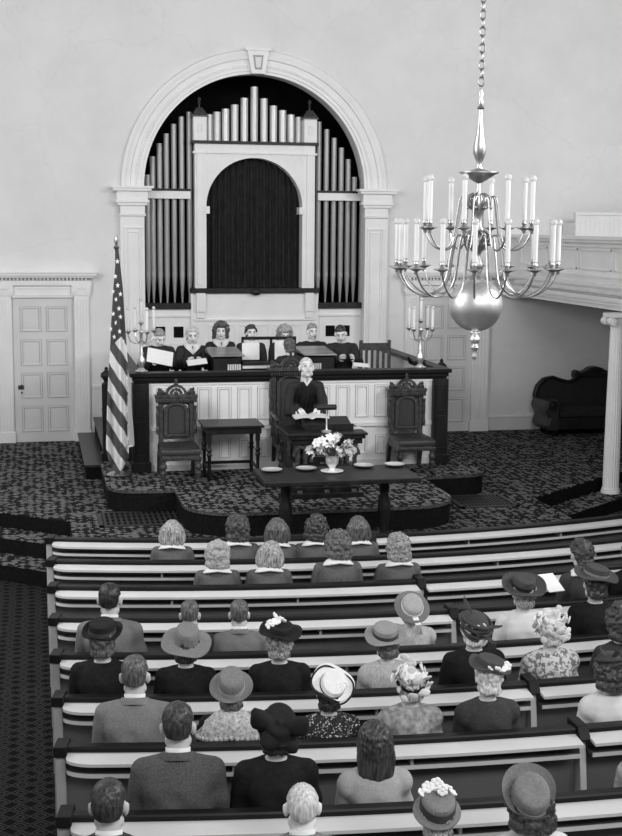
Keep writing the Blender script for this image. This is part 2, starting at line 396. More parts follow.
# archivolt
prof = [(1.695,.02),(1.695,-.03),(1.735,-.03),(1.74,-.05),(1.785,-.05),(1.79,-.065),(1.835,-.065),(1.84,-.05),(1.90,-.06),(1.91,-.09),(1.96,-.10),(1.99,-.075),(2.03,-.07),(2.05,-.02),(2.05,.02)]
mb = MB(); N = 64
mb.loft([[(r*cos(pi*i/N), y, ARZ+r*sin(pi*i/N)) for (r, y) in prof] for i in range(N+1)])
for i in range(150):
    a = pi*(i+.5)/150
    c = (1.813*cos(a), -.066, ARZ+1.813*sin(a)); mb.ball(c, .014, nu=6, nv=4)
o = struct('trim_arch', mb, 'paint', smooth=35); slabel(o, 'moulded round arch over the organ', 'arch')
# keystone
k0, k1, k2, k3 = ony(247.5,48,-.1), ony(270,48,-.1), ony(265,75,-.1), ony(252,75,-.1)
mb = MB(); mb.prism([(-.16,6.37),(.18,6.37),(.115,6.0),(-.09,6.0)], -.14, 0)
mb.prism([(-.19,6.38),(.21,6.38),(.205,6.33),(-.185,6.33)], -.16, 0)
o = struct('trim_keystone', mb, 'paint', bevel=.006)
slabel(o, 'keystone at the crown of the organ arch', 'keystone')
mb = MB(); mb.prism([(-.07,6.27),(.09,6.27),(.065,6.06),(-.04,6.06)], -.145, -.1)
struct('panel', mb, 'shade_gap', o, bevel=.004)
mb = MB(); mb.prism([(-.04,6.24),(.06,6.24),(.045,6.09),(-.022,6.09)], -.15, -.1); struct('panel_field', mb, 'paint_dim', o)
# pilasters with capitals
for sgn in (-1, 1):
    def bx(mb, a, b, d, z0, z1):
        x0, x1 = sorted((sgn*a, sgn*b)); mb.box(x0, x1, -d, .01, z0, z1)
    mb = MB()
    bx(mb, 1.70, 2.06, .09, LZ, 4.0); bx(mb, 1.67, 2.09, .11, LZ, LZ+.2)
    for (a, b) in ((1.735,1.755),(1.775,1.787),(1.94,1.952),(1.975,2.01)): bx(mb, a, b, .105, 1.5, 3.7)
    bx(mb, 1.735, 2.01, .105, 3.7, 3.73); bx(mb, 1.787, 1.94, .1, 3.64, 3.66)
    bx(mb, 1.68, 2.07, .115, 3.88, 3.92); bx(mb, 1.69, 2.06, .1, 3.92, 4.06)
    bx(mb, 1.66, 2.10, .14, 4.04, 4.08); bx(mb, 1.63, 2.13, .17, 4.08, 4.12); bx(mb, 1.65, 2.11, .15, 4.12, 4.25)
    bx(mb, 1.60, 2.17, .2, 4.25, 4.29); bx(mb, 1.57, 2.2, .22, 4.29, 4.325)
    for i in range(12):
        a = 1.695 + i*.031; bx(mb, a, a+.017, .128, 3.885, 3.915)
    o = struct('trim_pilaster', mb, 'paint', bevel=.004)
    slabel(o, 'panelled pilaster carrying the %s foot of the arch' % ('left' if sgn < 0 else 'right'), 'pilaster')

# doors with fluted casings
def doorway(n, x0, x1, px0, px1, cols, label):
    """x0,x1 door leaf; px0/px1 outer edges of pilasters"""
    mb = MB(); zt = 2.67
    mb.box(x0, x1, -.015, .01, FZ, zt)
    leaf = struct('door_%d' % n, mb, 'paint_door'); slabel(leaf, label, 'door')
    mp = MB(); w = x1-x0
    zs = [(.60,.98),(1.11,1.48),(1.60,1.98),(2.11,2.47)]
    for (z0, z1) in zs:
        for c in range(2):
            a = x0 + w*(.12 + c*.44); b = a + w*.34
            mp.panel(a, b, z0+.06, z1+.06, -.014, .014, .022, .008)
            mp.box(a+.05, b-.05, -.022, -.01, z0+.11, z1+.01)
    mp.build('door_panel', ['paint_door','shade_gap'], leaf, bevel=.003)
    if n == 1:
        kn = MB(); kn.box(x0+.05, x0+.13, -.03, -.014, 1.30, 1.36); kn.ball((x0+.10, -.07, 1.35), .028); kn.lathe([(.012,-.07),(.012,-.02)], (x0+.10,0,1.35), axis='y')
        kn.ball((x0+.10,-.03,1.25), .014)
        kn.build('door_knob', 'iron', leaf, smooth=40)
    mb = MB()
    for (a, b) in ((px0, x0), (x1, px1)):
        mb.box(a+.02, b-.02, -.07, .01, FZ, 2.72)
        mb.box(a, b, -.09, .01, FZ, FZ+.16)
        nf = 5; ww = (b-a-.04)/nf
        for i in range(nf):
            mb.box(a+.02+ww*i+.008, a+.02+ww*(i+1)-.012, -.082, -.06, FZ+.18, 2.66)
        # ionic capital
        mb.box(a-.01, b+.01, -.11, .01, 2.80, 2.85); mb.box(a, b, -.09, .01, 2.70, 2.73)
        for xx in (a+.03, b-.03): mb.lathe([(.045,-.105),(.045,-.03)], (xx,0,2.77), n=14, axis='y'); mb.lathe([(.02,-.115),(.02,-.1)], (xx,0,2.77), n=10, axis='y')
        mb.box(a+.03, b-.03, -.09, .01, 2.73, 2.80)
    mb.box(x0-.01, x1+.01, -.06, .01, zt, 2.84); mb.panel(x0+.03, x1-.03, zt+.03, 2.82, -.06, .012, .018)
    mb.box(px0-.02, px1+.02, -.10, .01, 2.85, 2.93)
    k = int((px1-px0)/.055)
    for i in range(k): mb.box(px0+i*.055+.005, px0+i*.055+.034, -.135, -.1, 2.935, 2.965)
    mb.box(px0-.04, px1+.04, -.125, .01, 2.93, 2.935); mb.box(px0-.06, px1+.06, -.17, .01, 2.97, 3.0); mb.box(px0-.1, px1+.1, -.21, .01, 3.0, 3.035); mb.box(px0-.12, px1+.12, -.23, .01, 3.035, 3.05)
    o = struct('trim_doorcase_%d' % n, mb, 'paint', bevel=.003)
    slabel(o, 'fluted doorcase with dentil cornice around the %s door' % ('left' if n == 1 else 'right'), 'doorcase')
doorway(1, -3.65, -2.78, -3.92, -2.52, 2, 'closed white eight-panel door at the left of the chancel')
doorway(2, 2.62, 3.48, 2.36, 3.80, 2, 'closed white panelled door behind the right end of the choir rail')
# wainscot behind the stairs
mb = MB(); mb.box(-2.5, -2.1, -.03, 0, .7, 1.32)
for i in range(8): mb.box(-2.49+i*.05, -2.455+i*.05, -.036, -.02, .72, 1.28)
mb.box(-2.51, -2.1, -.05, 0, 1.3, 1.34)
o = struct('trim_wainscot', mb, 'paint_dim'); slabel(o, 'low boarded wainscot beside the left door', 'wainscot')

# ================================================================== ORGAN
org = thing('pipe_organ', 'white cased pipe organ filling the arch, with black curtained opening', 'organ', (0, .15, LZ))
OY, OZ = .15, LZ
def L(p): return (p[0], p[1]-OY, p[2]-OZ)
mb = MB(); Y0 = -.05
def ob(x0, x1, z0, z1, y0=Y0, y1=.25): mb.box(x0, x1, y0, y1, z0-OZ, z1-OZ)
ar, asp, sill = .745, 4.03, 2.80
ob(-.92, -ar, sill, 4.98); ob(ar, .94, sill, 4.98)
n = 28; pts = [(ar*cos(pi-pi*i/n), asp+ar*sin(pi*i/n)) for i in range(n+1)]
for i in range(n):
    a, b_ = pts[i], pts[i+1]; mb.prism([(a[0], a[1]-OZ), (b_[0], b_[1]-OZ), (b_[0], 4.98-OZ), (a[0], 4.98-OZ)], Y0, .25)
ob(-.99, 1.01, LZ, 2.72); ob(-ar-.02, -ar+.05, 3.93, 4.04, -.07, .25); ob(ar-.05, ar+.02, 3.93, 4.04, -.07, .25)
ob(-.95, .97, 4.83, 4.86, -.08); ob(-.94, .96, 2.3, 2.33, -.08)
for x in (-.84, .86):   # corner shafts and corbels
    ob(x-.05, x+.05, 2.85, 4.85, -.07); ob(x-.07, x+.07, 2.44, 2.74, -.12); ob(x-.06, x+.06, 2.34, 2.44, -.09)
for x0, x1 in ((-.72,-.3),(-.24,.22),(.28,.74)): mb.panel(x0, x1, 1.5-OZ, 2.24-OZ, Y0, .012, .02)
for s_, (xa, xb) in ((-1, (-1.71,-.98)), (1, (1.0,1.71))):
    ob(xa, xb, LZ, 2.48, 0, .25); ob(xa, xb, 4.15, 4.265, -.02, .1); ob(xa, xb, 2.36, 2.39, -.03, .1)
    mb.panel(xa+.03, xb-.03, 1.4-OZ, 1.95-OZ, 0, .012, .02)
mb.build('organ_case', 'paint', org, bevel=.003)
mb = MB(); ob(-.97, .99, 4.975, 5.02, -.09, .3); mb.build('dark_cornice', 'wood', org, bevel=.003)
mb = MB(); ob(-.99, 1.01, 2.73, 2.80, -.13, .25); mb.ball((.01,-.14,2.74-OZ), .08, .03, .05)
mb.build('dark_moulding', 'wood', org, bevel=.003)
for xa, xb in ((-1.71,-.98),(1.0,1.71)):
    mb = MB(); ob(xa, xb, 4.265, 4.30, -.03, .1); mb.build('dark_moulding', 'wood', org); mb = MB(); ob(xa, xb, 2.48, 2.57, -.05, .2); mb.build('pipe_toe_board', 'wood', org, bevel=.003)
for xa in (-1.53,-1.25,1.14,1.38): mb = MB(); ob(xa, xa+.15, 2.04, 2.21, -.006, .02); mb.build('grille_opening', 'black', org)
# turrets
for x in (-.84, .86):
    mb = MB(); mb.box(x-.1, x+.1, -.08, .12, 5.02-OZ, 5.37-OZ); mb.panel(x-.035, x+.035, 5.14-OZ, 5.27-OZ, -.08, .012, .015)
    t = mb.build('turret', 'paint', org, bevel=.004)
    mb = MB(); c = (x, .02); z = 5.37-OZ
    mb.box(x-.12, x+.12, -.1, .14, z, z+.02)
    mb.loft([[(x-.12,-.1,z+.02),(x+.12,-.1,z+.02),(x+.12,.14,z+.02),(x-.12,.14,z+.02)], [(x-.04,-.02,z+.14),(x+.04,-.02,z+.14),(x+.04,.06,z+.14),(x-.04,.06,z+.14)]])
    mb.lathe([(.012,z+.14),(.012,z+.19),(.03,z+.2),(.012,z+.215),(.012,z+.235),(.03,z+.255),(.02,z+.28),(.002,z+.3)], (x,.02,0), 10)
    mb.build('turret_roof', 'wood2', t, smooth=40)
def pipe(px, py, zbot, rad, y, m, foot=None):
    p = ony(px, py, y); x = p.x; zt = p.z
    mb = MB(); yy = y-OY
    if foot: prof = [(.012,foot-OZ),(rad,foot+.42-OZ),(rad,zt-OZ),(rad-.006,zt-OZ),(rad-.006,zt-.06-OZ)]
    else: prof = [(rad,zbot-OZ),(rad,zt-OZ),(rad-.006,zt-OZ),(rad-.006,zt-.06-OZ)]
    mb.lathe(prof, (x, yy, 0), 18)
    q = mb.build('organ_pipe', m, org, smooth=40)
    if foot:   # mouth of the pipe
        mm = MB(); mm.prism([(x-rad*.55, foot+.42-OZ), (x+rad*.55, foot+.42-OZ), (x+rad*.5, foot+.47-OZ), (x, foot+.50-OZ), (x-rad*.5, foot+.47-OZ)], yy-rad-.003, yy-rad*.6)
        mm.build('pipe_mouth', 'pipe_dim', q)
for px, py in zip((209,216.8,225.5,234.6,244.3,254.2,264,273.4,282.7,291,299), (114.6,112,109,104.8,98.2,87,98.7,105.9,110.5,114.9,117.2)):
    pipe(px, py, 4.9, .058, .32, 'pipe')
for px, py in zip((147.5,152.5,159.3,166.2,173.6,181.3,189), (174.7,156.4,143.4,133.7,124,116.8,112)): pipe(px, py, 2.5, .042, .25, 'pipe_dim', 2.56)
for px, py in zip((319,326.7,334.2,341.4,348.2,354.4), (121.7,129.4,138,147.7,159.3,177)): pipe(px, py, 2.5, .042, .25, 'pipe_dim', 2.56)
# curtain
mb = MB(); nn = 120; g0 = []
for zz in (2.78, 3.3, 3.9, 4.9):
    g0.append([(-.78+1.56*i/nn,   .17+.034*sin(i*.82+.4*sin(i*.31)+zz*.2)*(1 if zz < 4.5 else .6), zz-OZ) for i in range(nn+1)])
mb.loft(g0, cap=False, closed=False); mb.build('curtain', 'curtain', org, smooth=180)

# ================================================================== CHOIR RAIL
RY = -4.1; RX0, RX1 = -2.2, 1.79
rail = thing('choir_rail', 'white panelled choir screen with a dark wooden top rail', 'railing', (0, RY, DZ))
mb = MB(); zt = 1.93-DZ
mb.box(RX0+.1, RX1-.12, .0, .08, 0, zt)
for i in range(14):
    w = (RX1-RX0-.5)/14; a = RX0+.26+i*w
    mb.panel(a+.04, a+w-.05, .62, 1.02, 0, .014, .018, .007); mb.panel(a+.06, a+w-.06, .15, .38, 0, .014, .018, .007)
mb.box(RX0+.1, RX1-.12, -.025, 0, .5, .55); mb.box(RX0+.1, RX1-.12, -.02, 0, 0, .08); mb.box(RX0+.1, RX1-.12, -.015, 0, 1.06, 1.1)
mb.build('rail_panel', ['paint','shade_gap'], rail)
mb = MB()
mb.box(RX0-.03, RX1+.03, -.1, .12, zt, zt+.05); mb.box(RX0, RX1, -.06, .1, zt-.05, zt); mb.box(RX0+.02, RX1-.02, -.035, .09, zt-.08, zt-.05)
for (a, b) in ((RX0-.03, RX0+.13), (RX1-.13, RX1+.03)): mb.box(a, b, .12, 3.6, zt, zt+.05)
mb.build('top_rail', 'woodx', rail, bevel=.006)
for x in (RX0+.1, RX1-.1):
    mb = MB(); mb.box(x-.1, x+.1, -.07, .12, 0, zt-.08); mb.box(x-.12, x+.12, -.085, .13, 0, .12); mb.panel(x-.07, x+.07, .2, .62, -.07, .01, .015); mb.panel(x-.07, x+.07, .68, 1.02, -.07, .01, .015)
    mb.build('end_post', 'wood', rail, bevel=.004)
for x in (RX0+.02, RX1-.06): MB().box(x, x+.05, .12, 3.6, FZ-DZ, zt).build('side_panel', 'paint_dim', rail)
# scroll at the right end of the rail
mb = MB(); mb.tube([(1.62,.45,1.25),(1.50,.42,1.24),(1.40,.35,1.27),(1.36,.3,1.33)], [.035,.04,.03,.015], 8)
mb.build('scroll', 'wood', rail, smooth=60)
# newel posts and steps
def newel(x, y, z, h, label):
    t = thing('newel_post', label, 'post', (x, y, z))
    MB().box(-.06,.06,-.06,.06,0,h-.18).box(-.08,.08,-.08,.08,0,.1).box(-.065,.065,-.065,.065,h*.55,h*.57).build('post_shaft', 'wood', t, bevel=.006)
    MB().lathe([(.05,h-.18),(.03,h-.15),(.05,h-.12),(.075,h-.09),(.07,h-.05),(.03,h-.02),(.02,h),(.028,h+.015),(.002,h+.035)], n=12).build('finial', 'wood', t, smooth=60)
newel(-2.46, -3.22, DZ, 1.17, 'dark turned newel post behind the flag at the left choir steps')
newel(1.98, -3.25, DZ, 1.22, 'dark turned newel post at the right end of the choir rail')
def prm(): return [(-2.73,.69),(-2.50,.92)]
for i, (x, z) in enumerate(prm()):
    mb = MB(); mb.box(x, -2.21, -3.15+.01*i, -.45, FZ+.001, z-.03)
    mb2 = MB(); mb2.box(x-.02, -2.21, -3.17+.01*i, -.45, z-.03, z)
    o = struct('floor_step', mb, 'carpet_dark'); struct('tread', mb2, 'leather', o)
    slabel(o, '%s carpeted step up to the choir beside the left door' % ('lower' if i == 0 else 'upper'), 'step')

# candelabra on the rail
def candelabrum(loc, label, nb=5, rot=0):
    t = thing('candelabrum', label, 'candelabrum', loc, rot)
    MB().lathe([(.075,0),(.08,.015),(.05,.03),(.03,.05),(.035,.08),(.05,.12),(.045,.16),(.02,.2),(.03,.23),(.018,.26),(.018,.46),(.03,.48),(.03,.5),(.012,.52)], n=14).build('stem', 'brass', t, smooth=50)
    for k in range(nb):
        a = 2*pi*k/(nb-1)+.35 if k < nb-1 else 0; r = .17 if k < nb-1 else 0; zc = .50 if k < nb-1 else .60
        dx, dy = r*cos(a), r*sin(a)
        mb = MB()
        if r: mb.tube([(0,0,.4),(dx*.4,dy*.4,.35),(dx*.8,dy*.8,.38),(dx,dy,.44),(dx,dy,zc)], .008, 6)
        else: mb.tube([(0,0,.5),(0,0,zc)], .009, 6)
        mb.lathe([(.01,zc-.03),(.035,zc),(.035,zc+.008),(.015,zc+.012),(.017,zc+.04)], (dx,dy,0), 10)
        ab = mb.build('branch', 'brass', t, smooth=50)
        MB().lathe([(.019,zc+.03),(.019,zc+.25),(.004,zc+.255)], (dx,dy,0), 10).build('candle', 'candle', ab, smooth=50)
        MB().ball((dx,dy,zc+.275), .02, nu=10, nv=8).build('bulb', 'glass', ab, smooth=180)
candelabrum((-2.08, -4.05, 1.98), 'brass candelabrum with white candles on the left end of the choir rail')
candelabrum((1.44, -4.05, 1.98), 'brass candelabrum with white candles on the right end of the choir rail', rot=.4)

# ================================================================== FURNITURE
def throne(label, loc, big=1.):
    t = thing('carved_armchair' if big > 1.1 else 'carved_chair', label, 'chair', loc, 0)
    h = 1.12*big; w = .185 if big <= 1 else .215
    t.scale = (1,1,.93) if big <= 1 else (1,1,1)
    mb = MB()
    # back faces -y; chair front is -y
    for x in (-w, w):
        mb.box(x-.03, x+.03, .22, .28, .40, h-.12); mb.lathe([(.035,h-.12),(.045,h-.10),(.02,h-.08),(.035,h-.05),(.04,h-.02),(.01,h+.02)], (x,.25,0), 10)
        mb.lathe([(.018,.55),(.024,.62),(.016,.66),(.022,.8),(.016,.86),(.022,.92),(.016,h-.2)], (x-.045*(1 if x > 0 else -1)*-1.0*.9,.21,0), 8)
    mb.box(-w-.06, w+.06, .19, .29, h-.16, h-.10); mb.box(-w-.07, w+.07, .18, .30, h-.10, h-.06)
    for i in range(16): mb.box(-w-.04+i*(2*w+.08)/16, -w-.04+(i+.55)*(2*w+.08)/16, .175, .2, h-.15, h-.115)
    mb.box(-w, w, .23, .27, .48, .55)
    # shaped inner frame with a round head
    ri = w-.08; z0 = .55; z1 = h-.25
    outer = [(-ri-.045, z0-.03)] + [(-(ri+.045)*cos(pi*i/12), z1-.02+min((ri+.045),.16)*sin(pi*i/12)*.75) for i in range(13)] + [(ri+.045, z0-.03)]
    inner = [(-ri, z0)] + [(-ri*cos(pi*i/12), z1-.02+min(ri,.14)*sin(pi*i/12)*.75) for i in range(13)] + [(ri, z0)]
    for i in range(len(outer)-1):
        mb.prism([outer[i], outer[i+1], inner[i+1], inner[i]], .20, .27)
    mb.prism([outer[0], inner[0], inner[-1], outer[-1]], .20, .27)
    for sx in (-1, 1): mb.box(min(sx*(ri+.045), sx*w), max(sx*(ri+.045), sx*w), .235, .265, z0, h-.16)
    mb.prism([(-w, h-.16), (w, h-.16), (w, z1+.02), (ri*1.2, z1+.06), (0, z1+.08), (-ri*1.2, z1+.06), (-w, z1+.02)], .235, .262)
    mb.build('back_frame', 'wood2', t, bevel=.004)
    mb = MB(); mb.prism(inner, .222, .255); mb.build('back_cushion', 'upholst', t, bevel=.008)
    # crest: pierced arch, rosette, finials
    mb = MB()
    for k in range(12):
        a0, a1 = pi*k/12, pi*(k+1)/12
        mb.prism([(.13*cos(a0),h-.06+.13*sin(a0)),(.13*cos(a1),h-.06+.13*sin(a1)),(.1*cos(a1),h-.06+.1*sin(a1)),(.1*cos(a0),h-.06+.1*sin(a0))], .2, .27)
    for k in range(5):
        a = pi*(k+.5)/5; mb.ball((.06*cos(a), .23, h-.05+.06*sin(a)), .022, .02, .022, 8, 6)
    mb.ball((0,.23,h-.045), .03, .025, .03, 10, 6); mb.lathe([(.02,h+.06),(.03,h+.08),(.012,h+.1),(.022,h+.12),(.003,h+.15)], (0,.235,0), 8)
    for sx in (-1, 1):
        fm = MB(); fm.tube([(sx*.125,.235,h-.05),(sx*.17,.235,h-.02),(sx*.2,.235,h-.045)], [.022,.02,.01], 6)
        fm.lathe([(.02,h-.06),(.028,h-.03),(.012,h-.01),(.02,h+.01),(.003,h+.035)], (sx*(w+.02),.235,0), 8); fm.build('crest_finial', 'wood2', t, smooth=40)
    mb.build('crest', 'wood2', t, smooth=40)
    mb = MB(); mb.box(-.225, .225, -.27, .28, .29, .38); mb.box(-.24,.24,-.285,-.255,.30,.34); mb.build('seat_frame', 'wood2', t, bevel=.006)
    # padded seat
    mb = MB(); mb.loft([[(x*q*.84, y*q, z) for x, y in [(-.275,-.28),(-.1,-.29),(.1,-.29),(.275,-.28),(.28,0),(.275,.22),(0,.22),(-.275,.22),(-.28,0)]] for q, z in ((1,.37),(1.0,.41),(.96,.44),(.8,.46),(.4,.47))]); mb.build('seat', 'leather', t, smooth=60)
    for x in (-.205, .205):
        MB().lathe([(.03,0),(.035,.02),(.022,.04),(.034,.1),(.04,.13),(.022,.16),(.044,.19),(.044,.22),(.028,.25),(.04,.3)], (x,-.24,0), 10).build('leg', 'wood2', t, smooth=40)
        MB().prism([(.30,0),(.35,0),(.28,.32),(.22,.32)], x-.025, x+.025, 'yz').build('leg', 'wood2', t, bevel=.004)
    if big > 1.1:
        for x in (-.25, .25):
            MB().tube([(x,.22,.72),(x,0,.70),(x,-.2,.70),(x,-.25,.66)], [.025,.028,.03,.02], 8).lathe([(.02,.38),(.032,.48),(.02,.56),(.026,.69)], (x,-.2,0), 8).build('arm', 'wood2', t, smooth=40)
    return t
throne('carved high-backed chair at the left of the dais, beside the small table', (-1.70, -4.66, DZ))
throne('carved high-backed chair at the right of the dais, below the right candelabrum', (1.22, -4.46, DZ))
throne('tall carved armchair with arched back standing behind the minister', (-.25, -4.38, DZ), 1.18)

# small side table
t = thing('side_table', 'small dark wooden table between the left chair and the pulpit', 'table', (-1.06, -4.55, DZ)); t.scale = (1,1,.92)
MB().box(-.36,.36,-.31,.3,.68,.71).box(-.33,.33,-.28,.27,.60,.68).build('tabletop', 'wood', t, bevel=.006)
for x in (-.29,.29):
    for y in (-.24,.23):
        MB().box(x-.025,x+.025,y-.025,y+.025,.5,.62).lathe([(.02,0),(.026,.02),(.02,.05),(.028,.12),(.02,.16),(.022,.3),(.034,.33),(.022,.36),(.034,.39),(.022,.42),(.024,.5)], (x,y,0), 10).build('leg', 'wood', t, smooth=40)
MB().box(-.29,.29,.215,.245,.12,.16).box(-.3,-.28,-.24,.23,.12,.16).box(.28,.3,-.24,.23,.12,.16).build('stretcher', 'wood', t, bevel=.003)

# pulpit desk
PX, PY = -.14, -5.45
t = thing('pulpit_desk', 'carved dark wooden pulpit desk in front of the minister', 'pulpit', (PX, PY, DZ))
MB().box(-.46,.46,-.36,.34,.66,.69).box(-.44,.44,-.34,.32,.62,.66).box(-.41,.41,-.31,.29,.56,.62).build('desktop', 'wood', t, bevel=.008)
mb = MB(); mb.box(-.42,.32,-.54,.22,0,.12); mb.box(-.48,.36,-.6,.26,0,.06); mb.box(-.36,.26,-.46,.18,.12,.34)
mb.build('base', 'wood', t, bevel=.008)
MB().box(-.2,.2,-.16,.14,.14,.58).build('core', 'wood', t, bevel=.004)
for x in (-.33,-.24,.24,.33):
    for y in (-.26,.2):
        MB().lathe([(.04,.05),(.03,.09),(.045,.14),(.025,.18),(.032,.3),(.025,.38),(.038,.42),(.025,.46),(.04,.56)], (x,y,0), 10).build('column', 'wood2', t, smooth=40)
mb = MB()
for a in (-.3, .3):
    for k in range(8):
        a0, a1 = pi*k/8, pi*(k+1)/8
        mb.prism([(a+.09*cos(a0),.43+.12*sin(a0)),(a+.09*cos(a1),.43+.12*sin(a1)),(a+.06*cos(a1),.43+.09*sin(a1)),(a+.06*cos(a0),.43+.09*sin(a0))], -.30, -.26)
for k in range(10):
    a0, a1 = pi*k/10, pi*(k+1)/10
    mb.prism([(.2*cos(a0),.36+.18*sin(a0)),(.2*cos(a1),.36+.18*sin(a1)),(.16*cos(a1),.36+.14*sin(a1)),(.16*cos(a0),.36+.14*sin(a0))], -.30, -.26)
mb.build('arcade', 'wood2', t, smooth=30)
for x in (-.36, -.05, .26):
    MB().prism([(-.58,.05),(-.3,.05),(-.3,.36),(-.38,.24)], x-.03, x+.03, 'yz').build('bracket_foot', 'wood2', t, bevel=.005)
# reading stand + book + lamp on the desk
t = thing('book_rest', 'sloping dark bookstand lying on the pulpit desk', 'bookstand', (PX+.07, PY+.02, DZ+.69))
MB().prism([(-.12,0),(.16,0),(.16,.12),(-.12,.045)], -.27, .27, 'yz').build('slope', 'wood', t, bevel=.004)
MB().box(-.28,.28,-.14,-.12,0,.07).build('lip', 'wood', t, bevel=.003)
t = thing('open_book', 'open white book under the minister\'s hands', 'book', (PX-.1, PY+.16, DZ+.815))
for s_ in (-1, 1):
    mb = MB(); mb.loft([[(s_*x, y, z0+.04*y) for y in (-.12,.12)] + [(s_*x, y, z0-.02+.04*y) for y in (.12,-.12)] for x, z0 in ((0,.005),(.05,.025),(.12,.022),(.2,.01))]); mb.build('page_block', 'paper', t, smooth=40)
o = MB().box(-.11,.11,-.08,.08,0,.004).build('paper_sheet', 'paper', None, loc=(PX+.36, PY-.02, DZ+.692), rotz=.2); tag(o, 'white paper lying on the right side of the pulpit desk', 'paper')
t = thing('reading_lamp', 'brass reading lamp with long horizontal shade on the pulpit desk', 'lamp', (PX+.01, PY-.22, DZ+.69))
MB().lathe([(.06,0),(.06,.012),(.015,.025),(.009,.04),(.009,.26)], n=12).build('lamp_stem', 'brass', t, smooth=40)
mb = MB(); mb.tube([(-.11,0,.28),(.11,0,.28)], .032, 12); mb.build('lamp_shade', 'leather', t, smooth=40)

# communion table and what stands on it
TX, TY, TZ = -.35, -7.1, 1.25
t = thing('communion_table', 'long dark communion table with four plates and flowers on it', 'table', (TX, TY, FZ))
MB().box(-.80,.80,-.4,.38,.70,.75).build('tabletop', 'wood', t, bevel=.008)
MB().box(-.62,.62,-.2,.2,.66,.70).build('apron', 'wood', t, bevel=.004)
for x in (-.52,.52):
    MB().lathe([(.05,.08),(.04,.12),(.055,.2),(.07,.34),(.07,.42),(.045,.52),(.055,.58),(.05,.66)], (x,0,0), 14).build('leg', 'wood', t, smooth=40)
    MB().box(x-.06,x+.06,-.3,.28,0,.09).box(x-.05,x+.05,-.2,.18,.09,.12).build('foot', 'wood', t, bevel=.01)
MB().box(-.52,.52,-.035,.035,.07,.12).build('stretcher', 'wood', t, bevel=.006)
for px, py, nm in ((271.7,471.5,'leftmost'),(306,470,'second from the left'),(364,467,'just right of the vase'),(394.5,466,'rightmost')):
    p = onz(px, py, TZ)
    o = MB().lathe([(.05,0),(.055,.004),(.075,.01),(.108,.022),(.11,.027),(.104,.025),(.07,.014),(.001,.012)], n=28).build('plate', 'silver', None, smooth=40, loc=(p.x, p.y, TZ))
    tag(o, {'leftmost':'round silver plate nearest the left end of the communion table','second from the left':'round silver plate between the left plate and the vase','just right of the vase':'round silver plate just right of the flower vase','rightmost':'round silver plate nearest the right end of the communion table'}[nm], 'plate', 'plates on the communion table')
p = onz(332, 472, TZ); VX, VY = p.x, p.y
o = MB().lathe([(.1,0),(.115,.01),(.12,.016),(.1,.012),(.001,.01)], n=24).build('saucer', 'candle', None, smooth=40, loc=(VX, VY, TZ)); tag(o, 'white saucer under the flower vase', 'saucer')
o = MB().lathe([(.055,0),(.06,.01),(.03,.03),(.035,.045),(.062,.075),(.07,.12),(.066,.15),(.076,.165),(.066,.16),(.056,.12),(.03,.07),(.001,.06)], n=20).build('flower_vase', 'silver', None, smooth=60, loc=(VX, VY, TZ+.012)); tag(o, 'footed silvery vase holding white flowers on the communion table', 'vase')
# flowers
bl = MB(); 
for k in range(6):
    a = 2*pi*k/6
    bl.loft([[(cos(a)*r+cos(a+pi/2)*w*q, sin(a)*r+sin(a+pi/2)*w*q, z) for q in (-1,-.4,.4,1)] for r, w, z in ((.004,.006,0),(.025,.02,.02),(.045,.018,.022),(.06,.004,.012))], cap=False, closed=False)
bl.ball((0,0,.012), .012, nu=8, nv=6)
blm = bl.mesh('blossom'); proto = None
rnd = random.Random(3)
for k in range(52):
    u_, v_ = rnd.uniform(-1,1), rnd.uniform(0,1); a = rnd.uniform(0, 2*pi); rr_ = sqrt(rnd.uniform(.02,1))
    x = .255*rr_*cos(a); y = .15*rr_*sin(a); z = .17 + .24*rnd.random()*(1-.5*rr_) + .05*(1-rr_)
    if proto is None:
        fl = thing('cut_flower', 'white blossom in the bouquet on the communion table', 'flower', (VX, VY, TZ), 0, 'white flowers in the vase')
        proto = fl
        b_ = link('blossom', blm, 'petal', fl, 40); b_.location = (x,y,z)
    else:
        fl = thing('cut_flower', 'white blossom in the bouquet on the communion table', 'flower', (VX, VY, TZ), 0, 'white flowers in the vase')
        b_ = bpy.data.objects.new('blossom', blm); COL.objects.link(b_); b_.parent = fl; b_.location = (x,y,z)
    b_.rotation_euler = (rnd.uniform(-.3,1.3)+.2, rnd.uniform(-.8,.8), rnd.uniform(0,6)); q = rnd.uniform(.6,.95); b_.scale = (q,q,q)
    MB().tube([(x*.1,y*.1,.11),(x*.35,y*.35,.165),(x*.97,y*.97,z)], .0035, 5).build('stem', 'leaf', fl)
    if k % 7 == 0:
        lm = MB(); d = Vector((x,y,.12)); d.normalize(); e = Vector((-d.y,d.x,.2)).normalized()
        c0 = Vector((x*.3,y*.3,.17)); lm.loft([[tuple(c0+d*s0-e*w), tuple(c0+d*s0+e*w)] for s0, w in ((0,.004),(.04,.014),(.09,.012),(.13,.002))], cap=False, closed=False); lm.build('leaf', 'leaf', fl)

